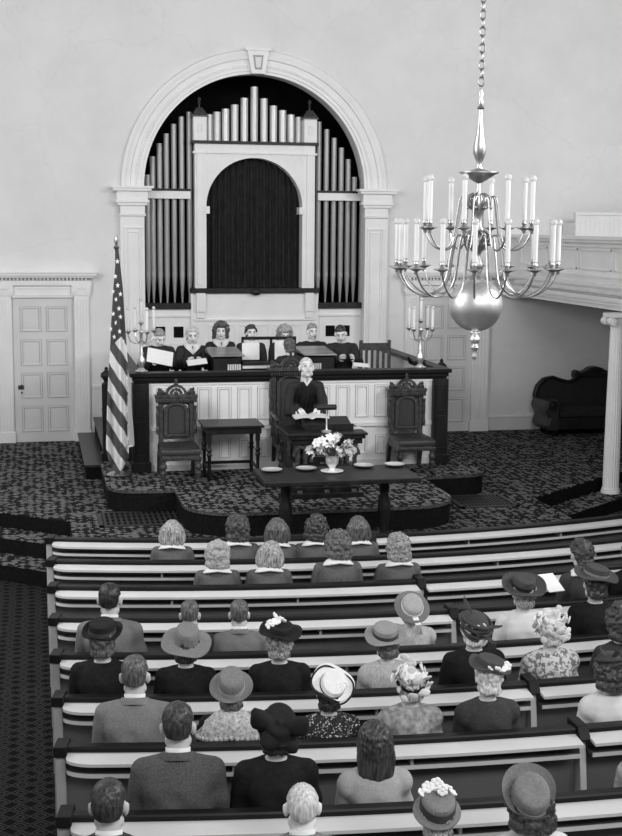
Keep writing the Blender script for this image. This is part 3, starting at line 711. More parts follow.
# floor registers
def grille(x0, x1, y0, y1, label):
    t = thing('floor_register', label, 'floor grille', ((x0+x1)/2, (y0+y1)/2, FZ)); a, b_ = (x1-x0)/2, (y1-y0)/2
    MB().box(-a,a,-b_,-b_+.05,0,.012).box(-a,a,b_-.05,b_,0,.012).box(-a,-a+.05,-b_,b_,0,.012).box(a-.05,a,-b_,b_,0,.012).build('frame', 'iron', t)
    mb = MB(); n = 14
    for i in range(n): mb.box(-a+.06+i*(2*a-.12)/n, -a+.06+(i+.45)*(2*a-.12)/n, -b_+.05, b_-.05, 0, .009)
    for k in (-.3,.0,.3): mb.box(-a+.05,a-.05,k*b_*1.6-.008,k*b_*1.6+.008,0,.01)
    mb.build('grate', 'iron', t)
    MB().box(-a+.04,a-.04,-b_+.04,b_-.04,0,.004).build('duct_shadow', 'black', t)
grille(-2.70,-1.73,-5.92,-5.2, 'iron floor register in the carpet left of the dais')
grille(1.50,2.22,-5.66,-4.95, 'iron floor register in the carpet right of the dais')

# sofa
t = thing('sofa', 'dark Victorian sofa with carved crest against the wall under the gallery', 'sofa', (5.55, -.45, FZ))
W = 1.02
MB().box(-W+.1,W-.1,-.36,.3,.10,.30).build('seat_rail', 'wood', t, bevel=.02)
mb = MB(); mb.loft([[(x,y,z) for x,y in ((-W+.18,-.37),(W-.18,-.37),(W-.18,.2),(-W+.18,.2))] for z in (.3,.40)] + [[(x*.98,y*.92+.0,.44) for x,y in ((-W+.18,-.37),(W-.18,-.37),(W-.18,.2),(-W+.18,.2))]]); mb.build('seat_cushion', 'velvet', t, bevel=.03)
prof = [(-W-.02,.58),(-W+.03,.75),(-W+.14,.86),(-W+.27,.88),(-W+.42,.83),(-W+.55,.80),(-W+.66,.83),(-W+.7,.90)]
prof = prof + [(-x, z) for x, z in reversed(prof)]
mb = MB(); mb.prism([(-W+.12,.34)] + prof + [(W-.12,.34)], .22, .34); mb.build('backrest', 'velvet', t, bevel=.02)
mb = MB(); mb.tube([(x,.20,z) for x, z in prof], .028, 8); mb.build('back_moulding', 'wood', t, smooth=60)
mb = MB(); cr = [(-.36,.86),(-.36,.95),(-.31,.98),(-.27,.94),(-.17,.97),(-.1,1.02),(0,1.04),(.1,1.02),(.17,.97),(.27,.94),(.31,.98),(.36,.95),(.36,.86)]
mb.prism(cr, .20, .36)
for k in range(-4,5): mb.ball((k*.055,.195,.94+.04*cos(k*.35)), .022, .02, .022, 8, 6)
mb.build('carved_crest', 'wood', t, smooth=30)
for s_ in (-1, 1):
    mb = MB(); sc_ = [(-.95,.58),(-1.06,.56),(-1.09,.44),(-1.02,.3),(-1.06,.18),(-1.05,.10),(-.86,.08),(-.82,.2),(-.86,.34),(-.84,.5),(-.88,.58)]
    mb.prism([(s_*x, z) for x, z in sc_], -.40, .26); mb.build('arm', 'leather', t, bevel=.03)
    MB().lathe([(.085,-.44),(.07,-.43),(.03,-.445),(.001,-.45)], (s_*.97,0,.5), 14, 'y').build('arm_scroll', 'wood', t, smooth=50)
    for y in (-.3,.22): MB().lathe([(.03,0),(.05,.03),(.03,.06),(.055,.11)], (s_*.88,y,0), 10).build('foot', 'wood', t, smooth=50)

# column
CXc, CYc = 3.98, -4.33
t = thing('fluted_column', 'white fluted column holding up the gallery beside the sofa', 'column', (CXc, CYc, .336))
mb = MB(); hh = 2.325; nfl = 20
rings = []
for z, r in ((.06,.105),(.5,.104),(1.2,.098),(1.8,.09),(hh-.1,.084)):
    ring = []
    for k in range(nfl*4):
        a = 2*pi*k/(nfl*4); q = 1-.07*(.5-.5*cos(2*pi*k/4))
        ring.append((r*q*cos(a), r*q*sin(a), z))
    rings.append(ring)
mb.loft(rings); mb.build('shaft', 'paint', t, smooth=25)
MB().lathe([(.125,0),(.125,.03),(.11,.04),(.118,.055),(.106,.07)], n=24).build('base', 'paint', t, smooth=40)
mb = MB(); mb.box(-.14,.14,-.14,.14,hh-.03,hh+.02); mb.lathe([(.086,hh-.12),(.1,hh-.09),(.1,hh-.06),(.12,hh-.03)], n=20)
for sx in (-1,1):
    for y in (-.14, .06): mb.lathe([(.05,y),(.055,y+.02),(.055,y+.06),(.05,y+.08)], (sx*.12,0,hh-.085), 14, 'y'); mb.lathe([(.022,y-.012),(.022,y+.092)], (sx*.12,0,hh-.085), 10, 'y')
mb.build('capital', 'paint', t, smooth=40)

# gallery
gal = thing('gallery', 'white panelled balcony gallery running along the right wall', 'balcony', (4.12, 0, 2.62))
GX = 0
mb = MB()
def gb(x0, x1, z0, z1, y0=-18., y1=-.42): mb.box(x0, x1, y0, y1, z0-2.62, z1-2.62)
gb(0,.1,2.71,3.62)
gb(0,3.2,2.70,2.74); gb(-.04,.1,2.695,2.75); gb(-.07,.1,2.75,2.80); gb(-.10,.1,2.80,2.86); gb(-.12,.1,2.98,3.02); gb(-.08,.1,2.95,2.98)
gb(-.02,.1,3.06,3.10); gb(-.05,.1,3.10,3.13); gb(-.09,.13,3.60,3.65); gb(-.06,.12,3.56,3.60); gb(-.03,.1,3.50,3.53)
n_ = 0
y = -.5
while y > -7:
    mb.box(-.115,-.06,y-.025,y,2.90-2.62,2.95-2.62); y -= .05
# panel frames on the face looking across the nave
y = -.55
while y > -17:
    for (a0,a1,b0,b1) in ((y-1.0,y,3.19,3.215),(y-1.0,y,3.45,3.475),(y-1.0,y-.975,3.19,3.475),(y-.025,y,3.19,3.475)): mb.box(-.018,0,a0,a1,b0-2.62,b1-2.62)
    y -= 1.12
mb.build('gallery_front', 'paint', gal, bevel=.003)
mb = MB(); mb.prism([(-.12,-.012),(.12,-.5),(.14,-.42),(.14,-.012)], 2.66-2.62, 3.62-2.62, 'xy'); mb.prism([(-.2,-.012),(.04,-.5),(.14,-.42),(.14,-.012)], 3.60-2.62, 3.65-2.62, 'xy'); mb.prism([(-.22,-.012),(.03,-.52),(.14,-.42),(.14,-.012)], 2.95-2.62, 3.02-2.62, 'xy'); mb.prism([(-.2,-.012),(.06,-.5),(.14,-.42),(.14,-.012)], 2.695-2.62, 2.86-2.62, 'xy')
mb.build('gallery_return', 'paint_dim', gal, bevel=.003)
MB().box(.1,3.25,-18,-.02,.07,.15).build('gallery_soffit', 'paint_dim', gal)
t = thing('gallery_pew', 'white boarded pew back rising above the gallery front', 'pew', (4.95, -.6, 2.74))
mb = MB(); mb.box(-.02,2.3,-.05,.0,.03,1.22)
for i in range(29): mb.box(-.015+i*.08,.055+i*.08,-.056,-.04,.05,1.18)
mb.build('backboard', 'paint_dim', t); MB().box(-.04,2.3,-.09,.03,1.22,1.26).build('cap_rail', 'paint_dim', t)
MB().box(-.02,.02,.0,.45,.03,1.1).box(-.02,2.3,.0,.42,.4,.44).build('pew_end', 'paint_dim', t)

# flag
FX, FY = -2.38, -4.32
t = thing('flag_on_pole', 'American flag hanging in folds from a pole on the dais, left of the rail', 'flag', (FX, FY, DZ))
MB().lathe([(.14,0),(.15,.02),(.1,.05),(.03,.07),(.025,.1)], n=16).build('stand_base', 'brassd', t, smooth=40)
MB().tube([(0,0,.05),(0,0,2.72)], .016, 8).build('pole', 'wood2', t, smooth=60)
MB().lathe([(.02,2.70),(.035,2.73),(.012,2.76),(.03,2.81),(.012,2.86),(.001,2.9)], n=10).build('spear', 'brassd', t, smooth=40)
prof = [(249,117.0,118.5),(262,115.6,120),(290,113.2,123),(320,111.5,125),(345,110.5,126.8),(370,108.7,128.3),(400,107,131),(425,106.2,133),(446,106,134.2),(447,106,129.2),(458,107.5,128.8),(464,109.5,126),(469,113,121.5),(473,116.5,118)]
def flagpt(px, py):
    p = ony(px, py, FY-.08)
    fr = sstep(250, 420, py)
    # deep folds hanging from the top
    px, py = float(px), float(py); xx = (p.x-FX)
    yy = -.07 - .05*fr*sin(xx*38+1.1) - .02*fr*sin(xx*75)
    return (xx, yy, p.z-DZ)
nu = 40; me_v = []; me_f = []; uvs = []
ys = np.linspace(249, 473, 90)
for y in ys:
    a = np.interp(y, [q[0] for q in prof], [q[1] for q in prof]); b_ = np.interp(y, [q[0] for q in prof], [q[2] for q in prof])
    for i in range(nu+1):
        x = a+(b_-a)*i/nu; me_v.append(flagpt(x, y))
        xr = x-107
        q = (y-390-1.55*xr + (14 if xr > 9 and y > 0 else 0)*0)/15.0
        if x > 128.3 and y < 447: q = 2.0
        uvs.append((q+20.5, (349-1.25*(x-110.6)-y)/50.0))
for j in range(len(ys)-1):
    for i in range(nu):
        k = j*(nu+1)+i; me_f.append((k, k+1, k+nu+2, k+nu+1))
me = bpy.data.meshes.new('flag_cloth'); me.from_pydata(me_v, [], me_f)
ul = me.uv_layers.new(name='UVMap')
for lp in me.loops: ul.data[lp.index].uv = uvs[lp.vertex_index]
fo = link('flag_cloth', me, 'flag', t, 180); sd = fo.modifiers.new('solid', 'SOLIDIFY'); sd.thickness = .006
mb = MB()
for x, y in ((392,105),(385,155),(393,185),(402,214),(377,205),(388,232),(397,262),(378,280),(402,290),(388,310),(370,330),(399,338),(382,357),(410,372)):
    c = Vector(flagpt(x/3.34, y/3.34+230)) + Vector((0,-.012,0)); pts = []
    for k in range(10):
        a = pi/2 + 2*pi*k/10; r = .034 if k % 2 == 0 else .014; pts.append((c.x+r*cos(a)*.8, c.y, c.z+r*sin(a)))
    mb.add(pts + [tuple(c)], [(k, (k+1)%10, 10) for k in range(10)])
mb.build('flag_stars', 'candle', t)

# organ console, bench, choir chair
t = thing('organ_console', 'dark organ console with music rack behind the choir rail', 'organ console', (-.28, -2.9, LZ))
MB().box(-.8,.8,-.2,.3,0,.75).box(-.8,-.45,-.3,.35,0,.90).box(.36,.8,-.3,.35,0,.90).build('console_body', 'wood', t, bevel=.008)
[MB().prism([(-.36,.925),(.4,.925),(.4,.985),(-.36,.94)], x0, x0+.44, 'yz').build('lid', 'wood_lit', t, bevel=.005) for x0 in (-.84, .38)]
MB().box(-.42,.36,-.34,-.2,.66,.70).box(-.42,.36,-.28,-.14,.76,.79).build('keyboard', 'ivory', t)
mb = MB(); 
for k in range(6): mb.box(-.62+k*.03,-.60+k*.03,-.315,-.3,.74,.82); mb.box(.45+k*.03,.47+k*.03,-.315,-.3,.74,.82)
mb.build('stop_knob', 'ivory', t)
mb = MB(); mb.box(-.41,.32,-.12,-.09,1.12,1.16); mb.box(-.41,-.38,-.12,-.09,.75,1.15); mb.box(.29,.32,-.12,-.09,.75,1.15); mb.box(-.03,0,-.12,-.09,.8,1.15); mb.box(-.41,.32,-.2,-.09,.8,.83)
mb.build('music_rack', 'wood', t, bevel=.003)
o = MB().box(-.115,.115,-.004,.004,0,.22).build('music_sheet', 'paper', None, loc=(-.57, -3.03, LZ+.86)); tag(o, 'white music sheet on the left half of the organ music rack', 'sheet music')
o = MB().box(-.11,.11,-.004,.004,0,.25).build('music_sheet', 'paper', None, loc=(-.14, -3.03, LZ+.86)); tag(o, 'white music sheet on the rack behind the organist\'s head', 'sheet music')
t = thing('organ_bench', 'dark wooden bench under the organist', 'bench', (-.28, -3.55, LZ))
MB().box(-.45,.45,-.16,.16,.42,.46).build('seat', 'wood', t, bevel=.005)
for x in (-.4,.4): MB().box(x-.02,x+.02,-.14,.14,0,.42).build('leg', 'wood', t)
t = thing('wooden_chair', 'empty slat-backed wooden chair at the right behind the choir rail', 'chair', (1.24, -2.75, LZ), .0)
MB().box(-.22,.22,-.22,.2,.43,.47).build('seat', 'wood2', t, bevel=.005)
mb = MB(); mb.box(-.22,.22,.18,.22,.92,1.02); mb.box(-.19,.19,.18,.21,.55,.6)
for x in (-.12,-.04,.04,.12): mb.box(x-.018,x+.018,.185,.21,.58,.95)
mb.build('backrest', 'wood2', t, bevel=.003)
for x in (-.2,.2):
    MB().box(x-.02,x+.02,.17,.22,0,1.06).build('leg', 'wood2', t, bevel=.003); MB().box(x-.02,x+.02,-.21,-.17,0,.43).build('leg', 'wood2', t, bevel=.003)

# ================================================================== CHANDELIER
CC = Vector((.06, -10.15, 3.15))
ch = thing('chandelier', 'brass chandelier with two tiers of candle lights and a big ball, hung on a chain', 'chandelier', CC)
MB().ball((0,0,0), .21, nu=40, nv=24).build('ball', 'brass', ch, smooth=180)
MB().lathe([(.04,-.2),(.045,-.215),(.02,-.23),(.03,-.245),(.045,-.27),(.03,-.3),(.018,-.31),(.035,-.335),(.02,-.36),(.013,-.38),(.02,-.40),(.012,-.43),(.001,-.44)], n=18).build('drop_finial', 'brass', ch, smooth=60)
MB().lathe([(.07,.19),(.05,.22),(.03,.24),(.05,.28),(.055,.32),(.03,.38),(.035,.41),(.05,.44),(.045,.48),(.03,.52),(.035,.56),(.05,.58),(.035,.62),(.025,.68),(.04,.72),(.05,.76),(.045,.82),(.02,.88),(.015,.94),(.05,.96),(.12,1.005),(.155,1.02),(.155,1.028),(.1,1.03),(.03,1.05),(.015,1.09),(.03,1.12),(.05,1.17),(.05,1.22),(.03,1.32),(.014,1.45),(.014,1.5),(.03,1.51),(.014,1.53),(.022,1.56),(.01,1.58),(.02,1.62),(.008,1.66)], n=24).build('stem', 'brassd', ch, smooth=50)
# pierced collars on the stem
for zz in (.52, .80):
    mb = MB()
    for k in range(8):
        a = 2*pi*k/8+.2; c = (.09*cos(a), .09*sin(a))
        mb.tube([(c[0]*.4,c[1]*.4,zz-.06),(c[0],c[1],zz-.03),(c[0]*1.1,c[1]*1.1,zz+.03),(c[0]*.5,c[1]*.5,zz+.06)], .012, 6); mb.ball((c[0]*1.1,c[1]*1.1,zz-.045), .016, nu=8, nv=6)
    mb.build('pierced_collar', 'brassd', ch, smooth=60)
def smoothpath(pts, n=6):
    out = []; P = [Vector(p) for p in pts]; P = [P[0]] + P + [P[-1]]
    for i in range(1, len(P)-2):
        for k in range(n):
            t_ = k/n; a, b, c, d = P[i-1], P[i], P[i+1], P[i+2]
            out.append(.5*((2*b)+(-a+c)*t_+(2*a-5*b+4*c-d)*t_**2+(-a+3*b-3*c+d)*t_**3))
    out.append(P[-2]); return out
def cham(path, zc, rc, hc):
    a = MB(); a.tube(smoothpath(path, 5), .0068, 6)
    a.lathe([(.012,zc-.045),(.016,zc-.02),(.03,zc-.012),(.062,zc),(.062,zc+.006),(.02,zc+.01),(.013,zc+.02),(.022,zc+.035),(.016,zc+.05),(.018,zc+.065)], (rc,0,0), 12)
    arm = a.build('arm', 'brassd', None, smooth=50)
    c = MB().lathe([(.0185,zc+.06),(.0185,zc+.06+hc),(.006,zc+.065+hc)], (rc,0,0), 10).build('candle', 'candle', arm, smooth=50)
    b = MB().ball((rc,0,zc+.06+hc+.024), .027, nu=12, nv=8).build('bulb', 'glass', arm, smooth=180)
    return arm
lo = cham([(.04,0,.42),(.1,0,.52),(.17,0,.535),(.2,0,.42),(.24,0,.2),(.32,0,.1),(.44,0,.075),(.56,0,.15),(.625,0,.27)], .29, .625, .27)
up = cham([(.03,0,.70),(.08,0,.82),(.14,0,.83),(.165,0,.70),(.2,0,.5),(.27,0,.43),(.36,0,.46),(.425,0,.57)], .60, .425, .29)
first = True
for pr_, n_, ph in ((lo, 16, 2), (up, 8, 12)):
    for k in range(n_):
        a = R(ph + 360*k/n_)
        q = pr_ if k == 0 else copy_tree(pr_)
        q.parent = ch; q.rotation_euler.z = a
# chain
lm = MB(); lm.tube([(.022*cos(2*pi*k/14), 0, .036*sin(2*pi*k/14)) for k in range(15)], .006, 6); lmm = lm.mesh('chain_link')
for k in range(30):
    q = link('chain_link', lmm, 'brassd' if k == 0 else None, ch, 60 if k == 0 else None); q.location = (0,0,1.68+k*.062+.03); q.rotation_euler.z = (k % 2)*pi/2

# ================================================================== PEWS
PCX, PCY = -.35, 2.1
RR = [10.30, 11.11, 11.93, 12.79, 13.63, 14.44, 15.22, 16.09, 16.95]
XL, XM, XR = -3.24, -.27, 3.0
ORD = ['first','second','third','fourth','fifth','sixth','seventh','eighth','ninth']
def pewpt(x, Rr, dr, z):
    s = (x-PCX)/Rr; a = math.asin(max(-1, min(1, s)))
    return (PCX+(Rr+dr)*sin(a), PCY-(Rr+dr)*cos(a), z)
def sweep(mb, Rr, xa, xb, prof, n=24, taper=None):
    rings = []
    xs = [xa+(xb-xa)*i/n for i in range(n+1)]
    if taper: xs = sorted(set([xa+.16*(i/8)**1.6 for i in range(9)] + [x for x in xs if x > xa+.17]))
    for x in xs:
        q = 1.
        if taper:
            u_ = min((x-xa)/.16, 1); q = .35+.65*sqrt(max(0, 1-(1-u_)**2))
        rings.append([pewpt(x, Rr, dr*q if dr > 0.02 else dr, z) for dr, z in prof])
    mb.loft(rings); return mb
for k, Rr in enumerate(RR):
    for side, (xa, xb) in (('left', (XL, XM)), ('right', (XM+.02, XR))):
        nm = 'pew_front' if k == 0 else 'church_pew'
        lab = ('low white-shelved screen in front of the first pew, %s half' if k == 0 else 'curved white and dark pew of the '+ORD[k-1]+' row from the chancel, %s of the divider') % side
        p0 = pewpt((xa+xb)/2, Rr, 0, 0)
        t = thing(nm, lab, 'pew', p0, group='curved pews')
        off = Vector(p0)
        def put(mb, name, m, par=t, **kw):
            mb.v = [(a-off.x, b-off.y, c-off.z) for a, b, c in mb.v]; return mb.build(name, m, par, **kw)
        put(sweep(MB(), Rr, xa+.02, xb-.01, [(-.03,.02),(-.03,.83),(0,.83),(0,.02)]), 'backrest', 'pewshaded')
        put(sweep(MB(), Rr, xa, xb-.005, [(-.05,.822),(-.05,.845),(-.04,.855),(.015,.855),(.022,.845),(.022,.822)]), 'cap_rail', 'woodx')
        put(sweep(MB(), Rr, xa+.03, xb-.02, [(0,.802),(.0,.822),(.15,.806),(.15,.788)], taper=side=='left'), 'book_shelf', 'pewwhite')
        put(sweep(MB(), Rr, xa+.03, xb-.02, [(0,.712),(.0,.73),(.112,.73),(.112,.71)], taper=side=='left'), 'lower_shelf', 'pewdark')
        put(sweep(MB(), Rr, xa+.03, xb-.02, [(.1125,.712),(.1125,.735),(.120,.735),(.120,.712)], taper=side=='left'), 'shelf_lip', 'pewwhite')
        for x in np.arange(xa+.95, xb-.3, 1.0):
            mb = MB(); x = float(x); mb.loft([[pewpt(x-.009, Rr, d, z) for d, z in ((0,.73),(0,.80),(.1,.79),(.1,.73))], [pewpt(x+.009, Rr, d, z) for d, z in ((0,.73),(0,.80),(.1,.79),(.1,.73))]])
            put(mb, 'shelf_bracket', 'pewend')
        if k:
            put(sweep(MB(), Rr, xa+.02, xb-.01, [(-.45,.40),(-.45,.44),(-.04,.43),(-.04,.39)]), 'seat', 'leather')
            put(sweep(MB(), Rr, xa+.02, xb-.01, [(-.38,.01),(-.38,.40),(-.35,.40),(-.35,.01)]), 'seat_riser', 'pewshaded')
        # end panel on the left of each section
        depth = .46 if k else .1
        mb = MB(); w0 = -.03 if side == 'left' else -.02
        if side == 'left':
            mb.loft([[pewpt(xa+q, Rr, d, z) for d, z in ((-depth,.005),(-depth,.55),(-.1,.84),(.03,.84),(.03,.005))] for q in (-.03,.025)])
            put(mb, 'pew_end', 'pewend', bevel=.004)
            mb = MB(); mb.loft([[pewpt(xa+q, Rr, d, z) for d, z in ((-.1,.80),(-.1,.862),(.05,.862),(.05,.80))] for q in (-.04,.035)]); put(mb, 'end_cap', 'woodx', bevel=.006)
        else:
            mb.loft([[pewpt(xa+q, Rr, d, z) for d, z in ((-depth,.005),(-depth,.55),(-.1,.845),(.02,.845),(.05,.7),(.16,.005))] for q in (-.02,.02)])
            put(mb, 'pew_end', 'pewwhite', bevel=.004)
            mb = MB(); mb.loft([[pewpt(xa+q, Rr, d, z) for d, z in ((-.12,.83),(-.12,.872),(.03,.872),(.085,.80),(.07,.79),(.02,.83))] for q in (-.035,.035)]); put(mb, 'end_cap', 'woodx', bevel=.006)

        if side == 'right':
            mb = MB(); mb.loft([[pewpt(xb+q, Rr, d, z) for d, z in ((-depth,.005),(-depth,.55),(-.1,.84),(.03,.84),(.03,.005))] for q in (-.005,.04)]); put(mb, 'pew_end', 'pewend', bevel=.004)
            mb = MB(); mb.loft([[pewpt(xb+q, Rr, d, z) for d, z in ((-.1,.80),(-.1,.862),(.05,.862),(.05,.80))] for q in (-.015,.05)]); put(mb, 'end_cap', 'woodx', bevel=.006)

# ================================================================== PEOPLE
# local frame of a person: faces +y, origin on the floor; seat top at z=.45, head centre at HD
HD = Vector((0, .185, 1.215))
NB = Vector((0, .165, 1.075))       # pivot of the neck
def add_head(mb, c):
    def E(o, r, rot=None): mb.ball((c[0]+o[0], c[1]+o[1], c[2]+o[2]), *r, 18, 12, rot)
    E((0,-.012,.03), (.074,.093,.085)); E((0,.03,-.04), (.057,.062,.078)); E((0,.066,-.098), (.026,.022,.02))
    for s in (-1, 1):
        E((s*.040,.056,-.03), (.027,.026,.03)); E((s*.083,-.006,-.010), (.012,.022,.036), Euler((0,s*.15,0)).to_matrix())
        E((s*.031,.076,.006), (.0145,.013,.0125))
        E((s*.05,.01,-.075), (.02,.035,.03))
    mb.capsule((c[0],c[1]+.092,c[2]+.012), .009, (c[0],c[1]+.112,c[2]-.03), .0135, 10); E((0,.102,-.035), (.019,.014,.011))
    mb.capsule((c[0]-.04,c[1]+.078,c[2]+.026), .0125, (c[0]+.04,c[1]+.078,c[2]+.026), .0125, 10)
    E((0,.09,-.058), (.024,.013,.009)); E((0,.089,-.071), (.021,.013,.009))
def add_hand(mb, w, d, up, s):
    """hand from wrist w pointing along d; up = back of the hand; s = +1 for the right hand (thumb side)"""
    d = Vector(d).normalized(); up = Vector(up); up = (up-d*up.dot(d)).normalized(); side = d.cross(up).normalized()*s
    w = Vector(w); P = lambda a, b, c: w + d*a + side*b + up*c
    for b, r in ((-.026,.013),(-.01,.0145),(.01,.0145),(.026,.0135)): mb.capsule(P(.0,b*.55,0), r*1.15, P(.085,b,.004), r, 10)
    mb.capsule(P(-.05,0,0), .027, P(.01,0,0), .025, 12)
    for b, l, r in ((-.031,.058,.0078),(-.011,.072,.0088),(.011,.078,.009),(.031,.070,.0088)):
        a = P(.082,b,.004); q = P(.082+l*.45,b*1.1,-.004); e = P(.082+l*.78,b*1.08,-.018); f = P(.082+l*.95,b*1.04,-.034)
        mb.tube([a,q,e,f], [r*1.08,r,r*.92,r*.7], 8); mb.ball(f, r*.72, nu=8, nv=6); mb.ball(a, r*1.1, nu=8, nv=6)
    mb.tube([P(.02,.02,-.004),P(.045,.045,-.012),P(.07,.056,-.022),P(.09,.056,-.032)], [.015,.012,.0105,.008], 8); mb.ball(P(.09,.056,-.032), .0082, nu=8, nv=6)
ARMS = {'lap': [(.180,.165,.995),(.228,.21,.74),(.085,.42,.665)],
        'hold': [(.180,.165,.995),(.25,.24,.77),(.12,.46,.86)],
        'back': [(.180,.165,.995),(.275,.10,.80),(.21,.14,.62)]}
def torso_rings(wm, inf=0., sit=True, neck=True):
    R_ = []
    data = [(.46,.14,.165,.12),(.56,.14,.17,.125),(.70,.15,.148,.108),(.84,.15,.16,.115),(.94,.155,.17,.115),(1.0,.16,.172,.095),(1.04,.163,.135,.075),(1.07,.166,.085,.062)]
    for z, y, rx, ry in data:
        rx = rx*wm + inf; ry = ry + inf
        R_.append([(rx*abs(cos(2*pi*k/24))**.8*(1 if cos(2*pi*k/24) >= 0 else -1), y+ry*abs(sin(2*pi*k/24))**.98*(1 if sin(2*pi*k/24) >= 0 else -1), z) for k in range(24)])
    return R_
def wr(p, s, wm): return (s*p[0]*wm, p[1], p[2])
def make_body(wm, arms):
    mb = MB(); mb.loft(torso_rings(wm, -.012)); A = ARMS[arms]
    mb.capsule((0,.166,1.04), .06*wm**.5, (0,.172,1.14), .054*wm**.5, 16)
    add_head(mb, HD)
    for s in (-1, 1):
        a, b, c = (wr(p, s, wm) for p in A)
        mb.capsule(a, .05, b, .038); mb.capsule(b, .038, c, .026)
        mb.capsule((s*.09,.16,.54), .08, (s*.105,.60,.52), .058); mb.capsule((s*.105,.60,.51), .055, (s*.1,.585,.09), .036)
        mb.capsule((s*.1,.56,.035), .034, (s*.11,.72,.028), .028)
    me = voxel(mb, .0085, 2, 'body')
    # hands of finer mesh rooted in the wrists, joined to the same body
    hb = MB()
    for s in (-1, 1):
        a, b, c = (Vector(wr(p, s, wm)) for p in A); d = (c-b)
        if arms == 'lap': d = Vector((-s*.5,.8,-.25))
        if arms == 'hold': d = Vector((-s*.35,.8,.35))
        add_hand(hb, c, d, (s*.25,0,1) if arms != 'hold' else (s*.9,.1,.2), -s if arms != 'hold' else s)
    hm = voxel(hb, .0042, 1, 'hand')
    bm = bmesh.new(); bm.from_mesh(me); bm.from_mesh(hm); bm.to_mesh(me); bm.free(); bpy.data.meshes.remove(hm)
    me.polygons.foreach_set('use_smooth', [True]*len(me.polygons))
    # eyes and lips coloured on the face itself
    n = len(me.polygons); cen = np.empty(n*3, np.float32); me.polygons.foreach_get('center', cen); cen = cen.reshape(-1, 3) - np.array(HD)
    mi = np.zeros(n, np.int32)
    for s in (-1, 1): mi[(np.abs(cen[:,0]-s*.031) < .013) & (np.abs(cen[:,2]-.006) < .0052) & (cen[:,1] > .06)] = 1
    for s in (-1, 1): mi[(np.abs(cen[:,0]-s*.033) < .021) & (np.abs(cen[:,2]-.028) < .0048) & (cen[:,1] > .05)] = 1
    mi[(np.abs(cen[:,0]) < .024) & (np.abs(cen[:,2]+.064) < .008) & (cen[:,1] > .07)] = 2
    me.materials.clear()
    for q in ('skin','eye','lip'): me.materials.append(M[q])
    me.polygons.foreach_set('material_index', mi)
    return me
def make_coat(wm, arms, kind):
    mb = MB(); A = ARMS[arms]
    mb.loft(torso_rings(wm*(1.04 if kind == 'jacket' else 1.0), .016))
    for s in (-1, 1):
        a, b, c = (Vector(wr(p, s, wm)) for p in A)
        sh = .066 if kind == 'jacket' else .062
        mb.capsule((s*.09*wm, a.y+.003, 1.03), .05, a, sh); r2 = .05
        if kind == 'robe': mb.capsule(a, .07, b, .07); mb.capsule(b, .07, c + (c-b).normalized()*-.02, .075)
        elif kind == 'dress': mb.ball((a.x,a.y,a.z-.03), .075,.075,.085, 16, 10); mb.capsule(a, .06, b, .05); mb.capsule(b, .048, c, .034)
        elif kind == 'coat': mb.capsule(a, .068, b, .055); mb.capsule(b, .055, c, .042)
        else: mb.capsule(a, .066, b, .053); mb.capsule(b, .052, c, .04)
        if kind in ('jacket','coat'): mb.ball((a.x-s*.015,a.y,a.z+.035), .055,.06,.03, 14, 8)
    mb.ball((0,.15,.53), .19*wm, .15, .11, 20, 12)
    me = voxel(mb, .0125, 4, 'coat')
    n = len(me.vertices); co = np.empty(n*3, np.float32); me.vertices.foreach_get('co', co); co = co.reshape(-1, 3)
    no = np.empty(n*3, np.float32); me.vertices.foreach_get('normal', no); no = no.reshape(-1, 3)
    x, y, z = co[:,0], co[:,1], co[:,2]
    if kind == 'robe':   # gathered folds falling from a yoke
        amt = np.clip((.99-z)/.12, 0, 1)*.008
        d = amt*np.sin(x*95 + 1.5*np.sin(z*5)) ; co += no*d[:,None]
    else:
        d = (.0045*np.sin(z*34+x*17+2.2*np.sin(x*11)) + .003*np.sin(x*24-z*41+1.5*np.sin(z*13)))*np.clip((1.03-z)/.15, .15, 1); co += no*d[:,None]
        if kind == 'jacket': # centre seam
            d = -.006*np.exp(-(x/.006)**2)*(y < .13); co += no*d[:,None]
    me.vertices.foreach_set('co', co.ravel()); me.update(); return me
def make_legs(kind):
    mb = MB()
    if kind == 'trousers':
        for s in (-1, 1):
            mb.capsule((s*.09,.16,.545), .09, (s*.105,.6,.525), .07); mb.capsule((s*.105,.6,.51), .07, (s*.1,.59,.13), .058)
        nm = 'trousers'
    else:
        mb.loft([[(rx*cos(2*pi*k/20), y+ry*sin(2*pi*k/20), z+dz*sin(2*pi*k/20)) for k in range(20)] for z, y, rx, ry, dz in ((.56,.1,.185,.02,.09),(.55,.2,.195,.03,.1),(.53,.42,.2,.03,.09),(.50,.6,.2,.05,.09))])
        mb.loft([[(rx*cos(2*pi*k/20), y+ry*sin(2*pi*k/20), z) for k in range(20)] for z, y, rx, ry in ((.56,.58,.17,.07),(.45,.6,.2,.09),(.25,.6,.2,.1),(.2,.6,.19,.09))])
        nm = 'skirt'
    return voxel(mb, .014, 3, nm)
def make_shoes():
    mb = MB()
    for s in (-1, 1): mb.capsule((s*.1,.55,.042), .043, (s*.11,.73,.036), .036); 
    return voxel(mb, .01, 2, 'shoes')
def sgn(v): return 1 if v >= 0 else -1
